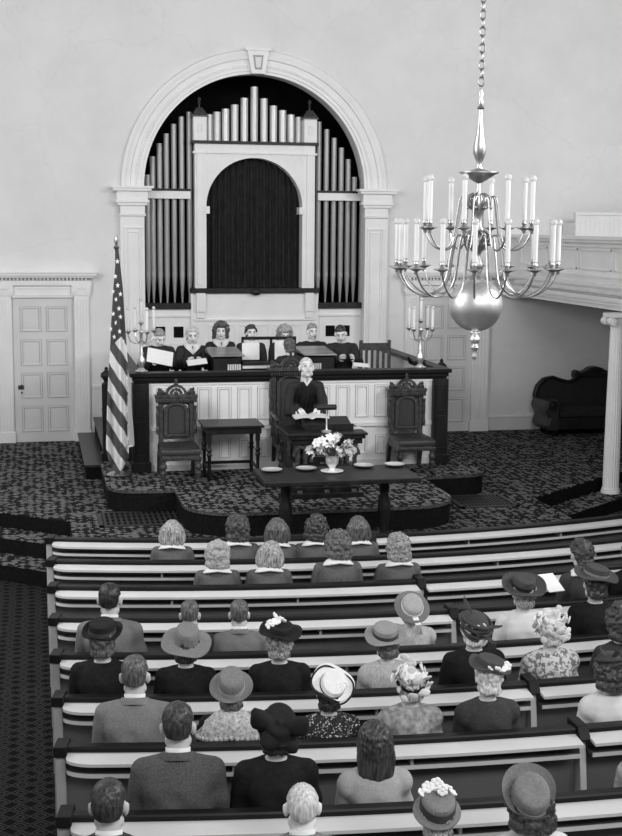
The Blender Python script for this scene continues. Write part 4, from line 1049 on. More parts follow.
def hair_mesh(kind, seed=0, hatted=False):
    c = Vector((0,-.012,.02)); mb = MB(); NU, NV = 56, 40; rings = []
    rnd_ = seed*7.3
    for i in range(NV+1):
        th = pi*i/NV; th = min(max(th, .01), pi-.01); ring = []
        for k in range(NU):
            ph = 2*pi*k/NU
            d = Vector((sin(th)*sin(ph), sin(th)*cos(ph), -cos(th)))
            az = abs(math.degrees(atan2(d.x, d.y))); el = math.degrees(math.asin(max(-1, min(1, d.z))))
            base = 1/sqrt((d.x/.076)**2 + (d.y/.096)**2 + (d.z/.098)**2)
            nz = noise.noise(Vector(d)*3 + Vector((rnd_, 0, 0))); nf = noise.noise(Vector(d)*(9 if 'cur' in kind or kind == 'roll' else 6) + Vector((0, rnd_, 0)))
            th_ = .012 + .004*nz
            if kind in ('short','thin'):
                line = 30 if az < 45 else (30-(az-45)*.4 if az < 80 else (16 if az < 112 else max(16-(az-112)*2.6, -36)))
                if kind == 'short': th_ = .007 + .014*sstep(10, 65, el) + .005*nf*sstep(-10,30,el)
                else: th_ = .005 + .002*nf
                soft = 9
            elif kind == 'roll':
                line = 34 if az < 45 else (34-(az-45)*1.2 if az < 95 else -46); th_ = .016 + .006*nz + .013*nf + .004*sstep(-10, -45, el); soft = 12
            elif kind == 'curly':
                line = 30 if az < 45 else (30-(az-45)*1.9 if az < 95 else -72); th_ = .036 + .03*nf + .014*sstep(20, -40, el)*(1 if az > 60 else .2); soft = 12
            elif kind in ('bob','long'):
                line = 32 if az < 45 else (32-(az-45)*2.2 if az < 90 else -80); th_ = .03 + .012*nf + .02*sstep(20, -50, el)*(1 if az > 60 else 0); soft = 12
            if hatted: th_ *= 1-.85*sstep(5, 35, el); base *= 1-.07*sstep(30, 60, el)
            m = sstep(line-soft, line+soft*.4, el)
            r = base*(.80*(1-m) + 1.0*m) + th_*m
            ring.append(tuple(c + d*r))
        rings.append(ring)
    mb.loft(rings)
    if kind == 'long':
        mb2 = []
        for z, rx, ry, y in ((.08,.085,.075,-.03),(.02,.108,.085,-.035),(-.08,.118,.08,-.045),(-.16,.112,.065,-.06),(-.22,.095,.045,-.07),(-.27,.07,.035,-.075),(-.31,.03,.02,-.075)):
            mb2.append([(rx*cos(2*pi*k/28)*(1+.05*sin(5*k+z*20)), y+ry*sin(2*pi*k/28)*(1+.08*sin(3*k)), z+.012*sin(k*1.7)-.06*sstep(-.1,-.3,z)*(1-abs(cos(2*pi*k/28)))) for k in range(28)])
        mb.loft(mb2)
    if kind in ('curly','roll'):
        rn = random.Random(seed+11); cnt = 150 if kind == 'curly' else 110
        for k in range(cnt):
            zz = rn.uniform(-.82, .98); ph = rn.uniform(0, 2*pi); d = Vector((sqrt(1-zz*zz)*sin(ph), sqrt(1-zz*zz)*cos(ph), zz))
            az = abs(math.degrees(atan2(d.x, d.y))); el = math.degrees(math.asin(zz))
            line = 34 if az < 45 else (34-(az-45)*(1.9 if kind == 'curly' else 1.2) if az < 95 else (-62 if kind == 'curly' else -44))
            if el < line + 6 or (hatted and el > 22): continue
            base = 1/sqrt((d.x/.076)**2 + (d.y/.096)**2 + (d.z/.098)**2) + (.034 if kind == 'curly' else .014)
            q = rn.uniform(.016,.03) if kind == 'curly' else rn.uniform(.011,.019)
            mb.ball(tuple(c+d*base), q*1.2, q, q*.9, 8, 6, Euler((rn.uniform(0,3),rn.uniform(0,3),0)).to_matrix())
    if kind in ('curly','bob') :
        for k in range(26):
            a = pi*(.12+.76*k/25)+pi; r = .1+.012*sin(k*2.1)
            if kind == 'curly': mb.ball((.1*cos(a)*1.1, -.015+.11*sin(a), -.075+.025*sin(k*3.1)), .03+.008*sin(k*5), None, .036, 8, 6)
        if kind == 'bob': mb.loft([[(rx*(1+.05*sin(k*2.7+seed))*cos(2*pi*k/28), y+ry*(1+.05*sin(k*2.7+seed))*sin(2*pi*k/28), z+.012*sin(k*2.3+seed)) for k in range(28)] for z, rx, ry, y in ((.09,.09,.085,-.03),(.03,.13,.115,-.03),(-.05,.148,.12,-.03),(-.1,.145,.115,-.03),(-.135,.115,.085,-.03))])
    if kind == 'roll':
        for k in range(15):
            a = pi*(.1+.8*k/14)+pi
            mb.ball((.066*cos(a), -.018+.088*sin(a), -.07+.014*sin(k*2.7)), .022+.006*sin(k*4), .022, .024, 10, 8)
    me = mb.mesh('hair')
    if kind in ('long','roll','curly','bob'): me2 = voxel(mb, .006, 1 if kind in ('curly','roll') else 2, 'hair'); bpy.data.meshes.remove(me); me = me2
    me.polygons.foreach_set('use_smooth', [True]*len(me.polygons)); return me
def collar_mesh(kind):
    mb = MB(); n = 28
    def ring(rx, ry, y, z, tilt, lift=0): return [(rx*cos(2*pi*k/n), y+ry*sin(2*pi*k/n), z+tilt*sin(2*pi*k/n)+lift*abs(cos(2*pi*k/n))) for k in range(n)]
    if kind == 'shirt':
        mb.loft([ring(.064,.064,.168,1.075,-.018), ring(.0645,.0645,.17,1.113,-.018), ring(.058,.058,.17,1.113,-.018), ring(.058,.058,.168,1.075,-.018), ring(.064,.064,.168,1.075,-.018)], cap=False)
    elif kind == 'jacket':
        mb.loft([ring(.098,.086,.162,1.062,-.016,-.008), ring(.082,.08,.166,1.088,-.02), ring(.07,.07,.168,1.092,-.02), ring(.07,.066,.166,1.045,-.01)], cap=False)
    elif kind == 'wide':
        mb.loft([ring(.058,.058,.168,1.10,-.015), ring(.064,.064,.168,1.102,-.015), ring(.105,.09,.162,1.094,-.02,-.006), ring(.155,.128,.155,1.064,-.026,-.022), ring(.152,.124,.155,1.05,-.026,-.022), ring(.06,.06,.165,1.06,-.015)], cap=False)
    elif kind == 'vee':
        ring0 = [ring(.058,.058,.168,1.10,-.015), ring(.064,.064,.168,1.106,-.015), ring(.105,.092,.164,1.096,-.012,-.006), ring(.10,.085,.162,1.07,-.012,-.006)]
        mb.loft(ring0, cap=False)
        for s in (-1, 1):
            o_ = [(0,.305,.94),(s*.10,.268,1.03),(s*.14,.19,1.085),(s*.05,.195,1.115),(s*.012,.245,1.06),(0,.285,.99)]
            mb.add(o_ + [(a, b_+.012, c+.006) for a, b_, c in o_], [(0,1,2,3,4,5),(11,10,9,8,7,6)] + [(i,(i+1)%6,6+(i+1)%6,6+i) for i in range(6)])
    elif kind == 'fur':
        mb.loft([ring(.06,.06,.168,1.10,-.015), ring(.10,.09,.16,1.09,-.02,-.005), ring(.19,.13,.155,1.05,-.02,-.02), ring(.245,.155,.15,.96,-.0,-.03), ring(.24,.145,.15,.94,0,-.03), ring(.06,.06,.165,1.04,-.015)], cap=False)
        for k in range(40):
            a = 2*pi*k/40; mb.ball((.235*cos(a), .15+.148*sin(a), .95-.03*abs(cos(a))), .02, nu=7, nv=5)
    return mb.mesh('collar')
# ---------------- hats, built round the head centre
def polar_hat(brim, ch, cr, wave=None, pinch=0., cz=.055, oval=1.2, droop=0.):
    """brim radius fn, crown height, crown radius"""
    n = 40; rings = []
    def rg(fr, fz): return [(fr(2*pi*k/n)*cos(2*pi*k/n), fr(2*pi*k/n)*sin(2*pi*k/n)*(oval if fr(0) <= cr*1.06 else 1+.6*(oval-1)), fz(2*pi*k/n)) for k in range(n)]
    w = wave or (lambda a: 0)
    bf = brim if callable(brim) else (lambda a: brim)
    rings.append(rg(lambda a: cr*.92, lambda a: cz-.004))
    rings.append(rg(lambda a: cr+(bf(a)-cr)*.5, lambda a: cz-.006+.35*w(a)-droop*.4))
    rings.append(rg(lambda a: bf(a), lambda a: cz-.003+w(a)-droop))
    rings.append(rg(lambda a: bf(a), lambda a: cz+.003+w(a)-droop))
    rings.append(rg(lambda a: cr+(bf(a)-cr)*.5, lambda a: cz+.002+.35*w(a)-droop*.4))
    rings.append(rg(lambda a: cr*1.02, lambda a: cz+.006))
    rings.append(rg(lambda a: cr, lambda a: cz+ch*.5)); rings.append(rg(lambda a: cr*.94, lambda a: cz+ch*.85)); rings.append(rg(lambda a: cr*.8, lambda a: cz+ch*.98-pinch*.3)); rings.append(rg(lambda a: cr*.45, lambda a: cz+ch*1.02-pinch)); rings.append(rg(lambda a: .002, lambda a: cz+ch-pinch))
    return MB().loft(rings)
def band(cr, z0, z1, oval=1.2, out=.004):
    n = 40
    def rg(r, z): return [(r*cos(2*pi*k/n), r*sin(2*pi*k/n)*oval, z) for k in range(n)]
    return MB().loft([rg(cr*1.0+out, z0), rg(cr*.99+out, z1), rg(cr*.9, z1), rg(cr*.9, z0), rg(cr+out, z0)], cap=False)
def flower_mesh(r=.03):
    mb = MB(); mb.ball((0,0,0), r*.4, nu=8, nv=6)
    for k in range(6):
        a = 2*pi*k/6; mb.ball((cos(a)*r*.6, sin(a)*r*.6, .0), r*.5, r*.5, r*.28, 8, 6, Euler((0,-.5,a)).to_matrix())
    return mb.mesh('hat_flower')
def bow_mesh(w, h, t):
    mb = MB(); n = 10
    for s in (-1, 1):
        rings = []
        for q, hh, yy in ((0,.012,0),(.25,.5,.02),(.6,.9,.035),(.9,1.0,.02),(1.0,.7,-.005)):
            rings.append([(s*q*w + .0*k, yy*cos(2*pi*k/n)*1.0 + t*cos(2*pi*k/n)*.3, hh*h*.5*sin(2*pi*k/n) + q*.25*h) for k in range(n)])
        mb.loft(rings)
    mb.ball((0,0,.01), .03, .03, .035, 10, 8); return mb.mesh('bow')
FL = flower_mesh()
def hat(parent, spec, T):
    """spec: dict(kind..). T: head matrix in the person's frame"""
    k = spec['kind']; hm = spec.get('mat', 'straw'); tilt = spec.get('tilt', (0,0,0)); off = spec.get('off', (0,0,0))
    if k == 'brim': off = (off[0], off[1], off[2]+max(0, .088-spec.get('ch', .095)))
    Lc = T @ Matrix.Translation(Vector(off)) @ Euler((R(-tilt[0]),R(tilt[1]),R(tilt[2]))).to_matrix().to_4x4()
    def put(mb, nm, m, par=None, sm=60):
        me = mb if isinstance(mb, bpy.types.Mesh) else mb.mesh(nm)
        o = link(nm, me, m, par or parent, sm)
        if par is None: o.matrix_local = Lc
        return o
    cr, chh = spec.get('cr', .092), spec.get('ch', .095)
    if k == 'brim':
        b_ = spec.get('brim', .17); wv = spec.get('wave', 0.); up = spec.get('up', 0.)
        h = put(polar_hat(lambda a: b_*(1+.05*sin(2*a+1)+spec.get('front',0)*sin(a)), chh, cr, lambda a: wv*sin(3*a+.6)+up*(.6+.4*sin(a+spec.get('upa', pi))), spec.get('pinch', .012), droop=spec.get('droop', 0)), 'hat', hm, None, 50)
        if 'band' in spec: put(band(cr, .06, .06+spec.get('bw', .028)), 'ribbon', spec['band'], h)
        if 'edge' in spec:
            mb = MB(); n = 48; f = lambda a: b_*(1+.05*sin(2*a+1)); w_ = lambda a: .055+wv*sin(3*a+.6)+up*(.6+.4*sin(a+spec.get('upa', pi)))-spec.get('droop', 0)
            mb.tube([(f(a)*cos(a), f(a)*sin(a)*1.12, w_(a)) for a in [2*pi*i/n for i in range(n+1)]], .007, 6); put(mb, 'brim_edging', spec['edge'], h)
    elif k == 'bonnet':   # pale crown inside a wide darker brim standing up round it
        h = put(polar_hat(spec.get('brim', .15), chh, cr, lambda a: .0, .0, droop=-.0), 'hat', hm, None, 50)
        mb = MB(); b_ = spec.get('brim', .15); n = 40
        mb.loft([[(r*cos(2*pi*i/n), r*sin(2*pi*i/n)*1.12, z) for i in range(n)] for r, z in ((b_*.72,.064),(b_*.98,.062),(b_*1.02,.055),(b_*.98,.048),(b_*.72,.05))]); put(mb, 'brim_facing', spec.get('edge', 'felt_dark'), h)
        if 'band' in spec:
            put(band(cr, .06, .085), 'ribbon', spec['band'], h)
            if spec.get('tails'):
                mb = MB()
                for dx in (-.012, .014): mb.loft([[(dx-.012+.02*t_, y-.0*t_, z), (dx+.012+.02*t_, y-.0*t_, z), (dx+.012+.02*t_, y+.004, z), (dx-.012+.02*t_, y+.004, z)] for t_, (y, z) in enumerate(((-.11,.07),(-.19,.055),(-.2,-.02),(-.185,-.1),(-.18,-.19)))])
                put(mb, 'ribbon_tail', spec['band'], h)
    elif k == 'cap':     # close cap or turban
        mb = MB(); mb.ball((0,-.01,.045), .093, .115, .082, 24, 14)
        for i in range(4): mb.tube([(.098*cos(a), -.01+.118*sin(a), .02+.018*i+.03*sin(a+i)) for a in [2*pi*j/24 for j in range(25)]], .012, 6)
        h = put(mb, 'hat', hm, None, 60)
        if spec.get('brimlet'): put(polar_hat(spec['brimlet'], .02, .095, lambda a: .01*sin(2*a)), 'hat_brim', hm, h, 50)
    elif k == 'frill':   # airy white hat of folded petals
        mb = MB(); mb.ball((0,-.01,.05), .085, .105, .065, 20, 12)
        rn = random.Random(spec.get('seed', 1)); nn_ = spec.get('n', 11)
        for i in range(nn_):
            a = 2*pi*i/nn_ + rn.uniform(-.2,.2); r = rn.uniform(.05,.16); z = rn.uniform(-.03,.13)
            mb.ball((r*cos(a)*.85, -.01+r*sin(a)*.95, z), .036, .007, .026, 8, 6, Euler((rn.uniform(-.5,.5), rn.uniform(-.6,.6), a+1.2)).to_matrix())
        h = put(mb, 'hat', hm, None, 70)
        if 'band' in spec: put(band(.09, .02, .045, 1.25, .012), 'ribbon', spec['band'], h)
    elif k == 'bow':
        mb = polar_hat(.115, .085, .09, lambda a: .01*sin(2*a), .01); h = put(mb, 'hat', hm, None, 50)
        b1 = put(bow_mesh(.155, .14, .05), 'bow', spec.get('bowmat', hm), h, 60); b1.location = (0,-.03,.10); b1.rotation_euler = (R(-8),R(-6),R(-8))
        b2 = put(bow_mesh(.12, .10, .05), 'bow', spec.get('bowmat', hm), h, 60); b2.location = (.02,-.1,.02); b2.rotation_euler = (R(-70),R(30),R(20))
    rn = random.Random(spec.get('seed', 5))
    for (x, y, z, s_) in spec.get('flowers', []):
        o = put(FL, 'hat_flower', None, h, 180)
        if not FL.materials: FL.materials.append(M['petal'])
        o.location = (x, y, z); o.rotation_euler = (rn.uniform(-.9,.9), rn.uniform(-.9,.9), rn.uniform(0,6)); o.scale = (s_,)*3
    for (x, y, z, ax, az, ln) in spec.get('feathers', []):
        mb = MB(); mb.loft([[(-w_, l*ln, .02*l*l*8*ln), (0, l*ln, .012+.02*l*l*8*ln), (w_, l*ln, .02*l*l*8*ln), (0, l*ln, -.002+.02*l*l*8*ln)] for l, w_ in ((0,.003),(.2,.016),(.5,.026),(.8,.018),(1.,.002))])
        o = put(mb, 'feather', spec.get('fmat', 'felt_black'), h, 40); o.location = (x,y,z); o.rotation_euler = (R(ax),0,R(az))
    return h
# ---------------- shared meshes
WM = {'man': 1.0, 'woman': .9, 'child': .92}
BODY, COAT, HAIR, COLL = {}, {}, {}, {}
def body(kind, arms):
    if (kind, arms) not in BODY: BODY[kind, arms] = make_body(WM[kind], arms)
    return BODY[kind, arms]
def coat(kind, arms, c):
    if (kind, arms, c) not in COAT: COAT[kind, arms, c] = make_coat(WM[kind], arms, c)
    return COAT[kind, arms, c]
def hair(k, seed, hatted=False):
    if (k, seed, hatted) not in HAIR: HAIR[k, seed, hatted] = hair_mesh(k, seed, hatted)
    return HAIR[k, seed, hatted]
LEGS = {}; SHOES = make_shoes()
def legs(k):
    if k not in LEGS: LEGS[k] = make_legs(k)
    return LEGS[k]
def bend(me, yaw, pitch, roll):
    """turn the head of a body mesh on its neck; returns the head matrix"""
    Rm = Euler((R(-pitch), R(roll), R(yaw))).to_matrix()
    n = len(me.vertices); co = np.empty(n*3, np.float32); me.vertices.foreach_get('co', co); co = co.reshape(-1, 3)
    piv = np.array(NB); w_ = np.clip((co[:,2]-1.06)/.07, 0, 1); w_ = w_*w_*(3-2*w_); w_[(np.abs(co[:,0]) > .16) | (co[:,1] > .33)] = 0
    rot = (co-piv) @ np.array(Rm).T + piv
    co = co*(1-w_[:,None]) + rot*w_[:,None]
    me.vertices.foreach_set('co', co.ravel().astype(np.float32)); me.update()
    return Matrix.Translation(NB) @ Rm.to_4x4() @ Matrix.Translation(HD-NB)
def mcopy(me, m):
    q = me.copy()
    if m is not None:
        setmats(q, m)
    return q
def person(label, loc, scale, kind='man', cloth='jacket', cmat='suit_dark', hairk='short', hmat='hair_dark', seed=0, head=(0,0,0), arms='lap', rotz=0., collar=None, hatspec=None, group=None, skin='skin', extra=None):
    t = thing('person', label, 'person', loc, rotz, group, scale)
    me = mcopy(body(kind, arms), [skin, 'eye', 'lip']); T = bend(me, *head)
    link('body', me, None, t)
    nm = {'jacket':'jacket','coat':'coat','dress':'dress','robe':'choir_robe'}[cloth]
    link(nm, mcopy(coat(kind, arms, cloth), cmat), None, t)
    lk = 'trousers' if kind == 'man' and cloth == 'jacket' else 'skirt'
    link(lk, mcopy(legs(lk), cmat if cloth != 'dress' else cmat), None, t); link('shoes', mcopy(SHOES, 'felt_black'), None, t)
    h = link('hair', mcopy(hair(hairk, seed, bool(hatspec)), hmat), None, t); h.matrix_local = T
    for c in (collar or []):
        k, m_ = c
        if k not in COLL: COLL[k] = collar_mesh(k); COLL[k].polygons.foreach_set('use_smooth', [True]*len(COLL[k].polygons))
        link({'shirt':'shirt_collar','jacket':'coat_collar','wide':'white_collar','vee':'white_collar','fur':'fur_collar'}[k], mcopy(COLL[k], m_), None, t)
    if hatspec: hat(t, hatspec, T)
    if extra == 'headband':
        mb = MB(); mb.tube([(.088*cos(a), -.0+.02*sin(a), .045+.085*sin(a)) for a in [pi*i/16 for i in range(17)]], [.009]*17, 6)
        o = mb.build('headband', 'candle', t, smooth=60); o.matrix_local = T
    if extra == 'bows':
        mb = MB(); mb.ball((0,-.02,.125), .05,.02,.02, 10, 6); o = mb.build('hair_bow', 'candle', t, smooth=60); o.matrix_local = T
    if extra == 'glasses':
        mb = MB()
        for s in (-1, 1): mb.tube([(s*.033+.022*cos(2*pi*i/14), .098, .006+.018*sin(2*pi*i/14)) for i in range(15)], .002, 5)
        mb.tube([(-.012,.1,.008),(.012,.1,.008)], .002, 5)
        for s in (-1, 1): mb.tube([(s*.054,.098,.008),(s*.08,.01,.01)], .002, 5)
        o = mb.build('glasses', 'iron', t); o.matrix_local = T
    return t
def seated(label, row, px, py, lean=.0, dz=0., **kw):
    """seat a person against the back of a pew row so that the head falls where the ray of the photo meets that row"""
    Rr = RR[row] - .05 - .185
    d = ray(px, py).normalized(); p = None
    ts = np.linspace(5, 16, 4000)
    P = np.array(CAM)[None] + ts[:,None]*np.array(d)[None]
    rad = np.sqrt((P[:,0]-PCX)**2 + (P[:,1]-PCY)**2)
    i = int(np.argmin(np.abs(rad-Rr))); q = P[i]
    hz = float(q[2]) + dz
    s = (hz-.45)/(HD.z-.45); s = min(max(s, .80), 1.10)
    ang = math.asin((float(q[0])-PCX)/Rr); rb = RR[row]-.05
    loc = (PCX+rb*sin(ang), PCY-rb*cos(ang), .45-.45*s)
    return person(label, loc, s, rotz=ang*1.0+kw.pop('turn', 0.), **kw)
SJ = [('shirt','shirt'),('jacket',None)]
def sj(m): return [('shirt','shirt'),('jacket',m)]
WC = [('wide','shirt')]
# --- children and choir girls in the first two pews
seated('child with fluffy fair bob in the front pew, farthest left', 1, 172.6, 538, kind='child', cloth='robe', cmat='robe_grey', hairk='bob', hmat='hair_fair', seed=1, collar=WC)
seated('girl with thick dark curls and white collar in the front pew', 1, 237.5, 528, kind='child', cloth='robe', cmat='robe_grey', hairk='curly', hmat='hair_curl_dark', seed=2, collar=WC)
seated('girl with a white band on her brown hair in the front pew', 1, 276.6, 529.5, kind='child', cloth='robe', cmat='robe_grey', hairk='bob', hmat='hair_brown', seed=3, collar=WC, extra='bows')
seated('dark-haired child turning to the right in the front pew, left of the straight-haired child', 1, 314, 528, kind='child', cloth='robe', cmat='robe_grey', hairk='curly', hmat='hair_dark', seed=4, collar=WC, head=(-35,5,4))
seated('child with straight brown bob in the front pew, nearest the pew divider', 1, 357, 527.5, kind='child', cloth='robe', cmat='robe_grey', hairk='bob', hmat='hair_brown', seed=5, collar=WC, head=(8,0,0))
seated('girl with pale blond curls and wide white collar in the second pew', 2, 217.5, 557, kind='child', cloth='robe', cmat='robe_grey', hairk='curly', hmat='hair_curl_blond', seed=6, collar=WC)
seated('light brown haired girl with wide white collar in the second pew', 2, 268.5, 558, kind='child', cloth='robe', cmat='robe_grey', hairk='bob', hmat='hair_fair', seed=7, collar=WC, head=(-12,6,5))
seated('brown-haired girl in a gathered choir robe in the second pew, left of the wavy-haired girl', 2, 337, 545, kind='child', cloth='robe', cmat='robe_grey', hairk='curly', hmat='hair_curl_brown', seed=8, collar=WC, head=(6,4,3))
seated('girl with long wavy hair in a choir robe in the second pew, nearest the divider', 2, 397, 547, kind='child', cloth='robe', cmat='robe_grey', hairk='curly', hmat='hair_curl_fair', seed=9, collar=WC)
# --- third pew
seated('woman with swept-up dark hair and dark coat at the right of the third pew', 3, 583, 553, kind='woman', cloth='coat', cmat='suit_dark', hairk='roll', hmat='hair_curl_dark', seed=1, collar=WC, head=(10,8,-4))
seated('person in a dark coat at the right edge of the picture in the third pew', 3, 630, 553, kind='woman', cloth='coat', cmat='coat_black', hairk='roll', hmat='hair_dark', seed=2)
# --- fourth pew
seated('man with short dark hair and dark grey suit in the fourth pew, farthest left', 4, 110, 600, cmat='suit_mid', hairk='short', hmat='hair_black', seed=1, collar=sj('suit_mid'))
seated('boy with tousled hair in the fourth pew, half hidden by a wide straw hat', 4, 190, 614, kind='child', cloth='jacket', cmat='suit_dark', hairk='short', hmat='hair_brown', seed=2, collar=sj('suit_dark'), head=(0,8,0))
seated('young man with neatly combed hair and grey jacket in the fourth pew', 4, 239, 613, cmat='suit_mid', hairk='short', hmat='hair_brown', seed=3, collar=sj('suit_mid'))
seated('child in a pale straw bonnet with a long ribbon down the back', 4, 409, 610, kind='child', cloth='dress', cmat='stripe_blouse', hairk='roll', hmat='hair_fair', seed=3, head=(0,4,0),
       hatspec=dict(kind='bonnet', mat='straw_pale', edge='suit_mid', band='shirt', tails=True, brim=.155, ch=.07, cr=.095, tilt=(-42,0,0), off=(0,-.035,-.0)))
seated('woman in a dark brimmed hat and pale coat in the fourth pew', 4, 522, 592, kind='woman', cloth='coat', cmat='white_dress', hairk='roll', hmat='hair_curl_fair', seed=4,
       hatspec=dict(kind='brim', mat='felt_dark', brim=.175, ch=.09, band='felt_black', up=.035, upa=0, tilt=(-14,0,0), wave=.01))
seated('woman in a flat dark hat and black coat at the right of the fourth pew', 4, 594, 583, kind='woman', cloth='coat', cmat='coat_black', hairk='roll', hmat='hair_dark', seed=5,
       hatspec=dict(kind='brim', mat='felt_dark', brim=.17, ch=.07, band='straw', bw=.02, tilt=(-6,8,0), wave=.012))
# --- fifth pew
seated('woman in small black upturned hat and black coat, leftmost in the fifth pew', 5, 103, 639, kind='woman', cloth='coat', cmat='coat_black', hairk='roll', hmat='hair_brown', seed=6,
       hatspec=dict(kind='brim', mat='felt_black', brim=.135, ch=.085, band='felt_dark', up=.03, upa=0, tilt=(-8,0,0), wave=.012))
seated('woman in a wide woven straw hat and black coat in the fifth pew', 5, 186, 645, kind='woman', cloth='coat', cmat='coat_black', hairk='roll', hmat='hair_dark', seed=7,
       hatspec=dict(kind='brim', mat='straw', brim=.178, ch=.115, cr=.088, pinch=.02, band='straw', tilt=(-18,6,0), wave=.014, droop=.02))
seated('woman in flat black hat topped with white flowers, in the fifth pew', 5, 279, 641, kind='woman', cloth='coat', cmat='coat_black', hairk='roll', hmat='hair_curl_fair', seed=8, head=(-8,0,0),
       hatspec=dict(kind='brim', mat='felt_black', brim=.15, ch=.05, tilt=(-8,8,0), wave=.015, flowers=[(-.04,.0,.12,1.2),(-.08,-.03,.10,1.2),(.0,.02,.13,1.1),(-.05,.04,.14,1.1),(-.07,.02,.09,1.2)]))
seated('woman in a straw hat with dark ribbon and striped blouse in the fifth pew', 5, 386.5, 641, kind='woman', cloth='dress', cmat='stripe_blouse', hairk='roll', hmat='hair_brown', seed=9, head=(10,3,-3),
       hatspec=dict(kind='brim', mat='felt_grey', brim=.155, ch=.075, band='felt_dark', tilt=(-16,-4,0), wave=.012))
seated('white-haired woman in dark feathered hat and black coat in the fifth pew', 5, 473, 628, kind='woman', cloth='coat', cmat='coat_black', hairk='roll', hmat='hair_white', seed=10,
       hatspec=dict(kind='cap', mat='felt_dark', brimlet=.13, tilt=(-22,14,0), feathers=[(.03,-.06,.08,10,-100,.13),(.02,-.08,.05,-20,-130,.14),(-.05,.04,.1,25,40,.12)], fmat='felt_dark'))
seated('woman in a ruffled white hat and ring-patterned dress in the fifth pew', 5, 549, 629, kind='woman', cloth='dress', cmat='print_rings', hairk='roll', hmat='hair_white', seed=11, head=(-10,4,0),
       hatspec=dict(kind='frill', mat='hat_white', seed=4, n=110, tilt=(-25,0,0)))
seated('dark-haired woman in a dark coat at the right edge of the fifth pew', 5, 620, 622, kind='woman', cloth='coat', cmat='suit_dark', hairk='curly', hmat='hair_curl_dark', seed=12)
# --- sixth pew
seated('man with short light brown hair and pale tweed suit in the sixth pew', 6, 135, 676, cmat='suit_light', hairk='short', hmat='hair_brown', seed=4, collar=sj('suit_light'))
seated('woman in straw hat with a broad light fur collar in the sixth pew', 6, 231, 690, kind='woman', cloth='coat', cmat='coat_black', hairk='roll', hmat='hair_curl_brown', seed=13, collar=[('fur','fur')],
       hatspec=dict(kind='brim', mat='straw', brim=.145, ch=.125, cr=.09, band='straw_pale', bw=.035, tilt=(-30,0,0), up=.02, upa=pi, off=(0,-.01,0)))
seated('woman in a white hat with black edging and small-flowered dark dress in the sixth pew', 6, 328, 692, kind='woman', cloth='dress', cmat='print_small', hairk='roll', hmat='hair_black', seed=14, head=(-6,0,0),
       hatspec=dict(kind='brim', mat='hat_white', brim=.15, ch=.06, front=.2, edge='felt_black', band='felt_black', bw=.012, tilt=(-34,24,0), wave=.02, up=.02, flowers=[(.05,-.02,.11,1.0),(.08,.02,.1,.9)]))
seated('woman in a white petalled hat and large-flowered dress in the sixth pew', 6, 409, 682, kind='woman', cloth='dress', cmat='print_big', hairk='roll', hmat='hair_fair', seed=15,
       hatspec=dict(kind='frill', mat='hat_white', seed=9, n=80, band='felt_black', tilt=(-20,0,0)))
seated('white-haired woman in dark flowered hat and dark dress, left of the sixth pew divider', 6, 486, 676, kind='woman', cloth='dress', cmat='suit_dark', hairk='roll', hmat='hair_white', seed=16, head=(0,5,4),
       hatspec=dict(kind='brim', mat='felt_dark', brim=.145, ch=.05, tilt=(-10,6,0), wave=.015, flowers=[(.06,-.08,.07,1.3),(.1,-.04,.07,1.2),(.02,-.1,.06,1.2),(-.03,-.1,.06,.9)]))
seated('dark-haired woman in white blouse in the sixth pew, right of the divider', 6, 607.5, 670, kind='woman', cloth='dress', cmat='white_dress', hairk='curly', hmat='hair_curl_dark', seed=17,
       hatspec=dict(kind='cap', mat='felt_dark', off=(0,.01,.02), feathers=[(.05,-.05,.1,40,-70,.09),(-.04,-.05,.1,40,60,.09),(0,-.07,.1,50,180,.08),(.07,0,.09,50,-90,.08)], fmat='felt_dark'))
# --- seventh pew
seated('man with dark wavy hair and dark tweed jacket in the seventh pew', 7, 178, 727, cmat='suit_tweed', hairk='short', hmat='hair_dark', seed=5, collar=sj('suit_tweed'))
seated('woman in black hat with a huge black bow in the seventh pew', 7, 276, 730, kind='woman', cloth='coat', cmat='coat_black', hairk='roll', hmat='hair_black', seed=18,
       hatspec=dict(kind='bow', mat='felt_black', bowmat='felt_black', tilt=(-35,8,0), off=(0,-.02,0)))
seated('girl with long dark loose hair and pale sweater in the seventh pew', 7, 374, 741, kind='woman', cloth='dress', cmat='light_sweater', hairk='long', hmat='hair_dark', seed=19)
seated('woman in a print dress at the right edge of the picture in the seventh pew', 7, 646, 735, kind='woman', cloth='dress', cmat='print_big', hairk='curly', hmat='hair_curl_brown', seed=20)
# --- eighth pew, at the bottom of the picture
seated('man with short dark hair at the bottom left corner of the pews', 8, 109, 806, cmat='suit_dark', hairk='short', hmat='hair_dark', seed=6, collar=sj('suit_dark'))
seated('man with thin pale hair and protruding ears at the bottom of the picture', 8, 302, 806, cmat='suit_light', hairk='thin', hmat='hair_white', seed=7, collar=sj('suit_light'), skin='skin_light')
seated('woman in a round dark straw hat with white flowers at the bottom of the picture', 8, 435, 813, kind='woman', cloth='dress', cmat='stripe_blouse', hairk='roll', hmat='hair_curl_fair', seed=21,
       hatspec=dict(kind='brim', mat='straw', brim=.125, ch=.09, band='felt_dark', bw=.05, tilt=(-22,0,0), droop=.02, flowers=[(-.05,.06,.15,1.1),(0,.07,.16,1.2),(.05,.06,.15,1.1),(.08,.04,.13,1.),(-.08,.04,.13,1.),(.02,.02,.165,1.)]))
seated('woman in a big pale grey felt hat turned up all round, at the bottom right', 8, 528, 802, kind='woman', cloth='dress', cmat='white_dress', hairk='curly', hmat='hair_curl_dark', seed=22,
       hatspec=dict(kind='brim', mat='straw', brim=.13, ch=.11, cr=.094, front=.3, band='felt_grey', tilt=(-38,-8,0), wave=.01, up=.05, upa=0, off=(-.01,-.02,.01)))
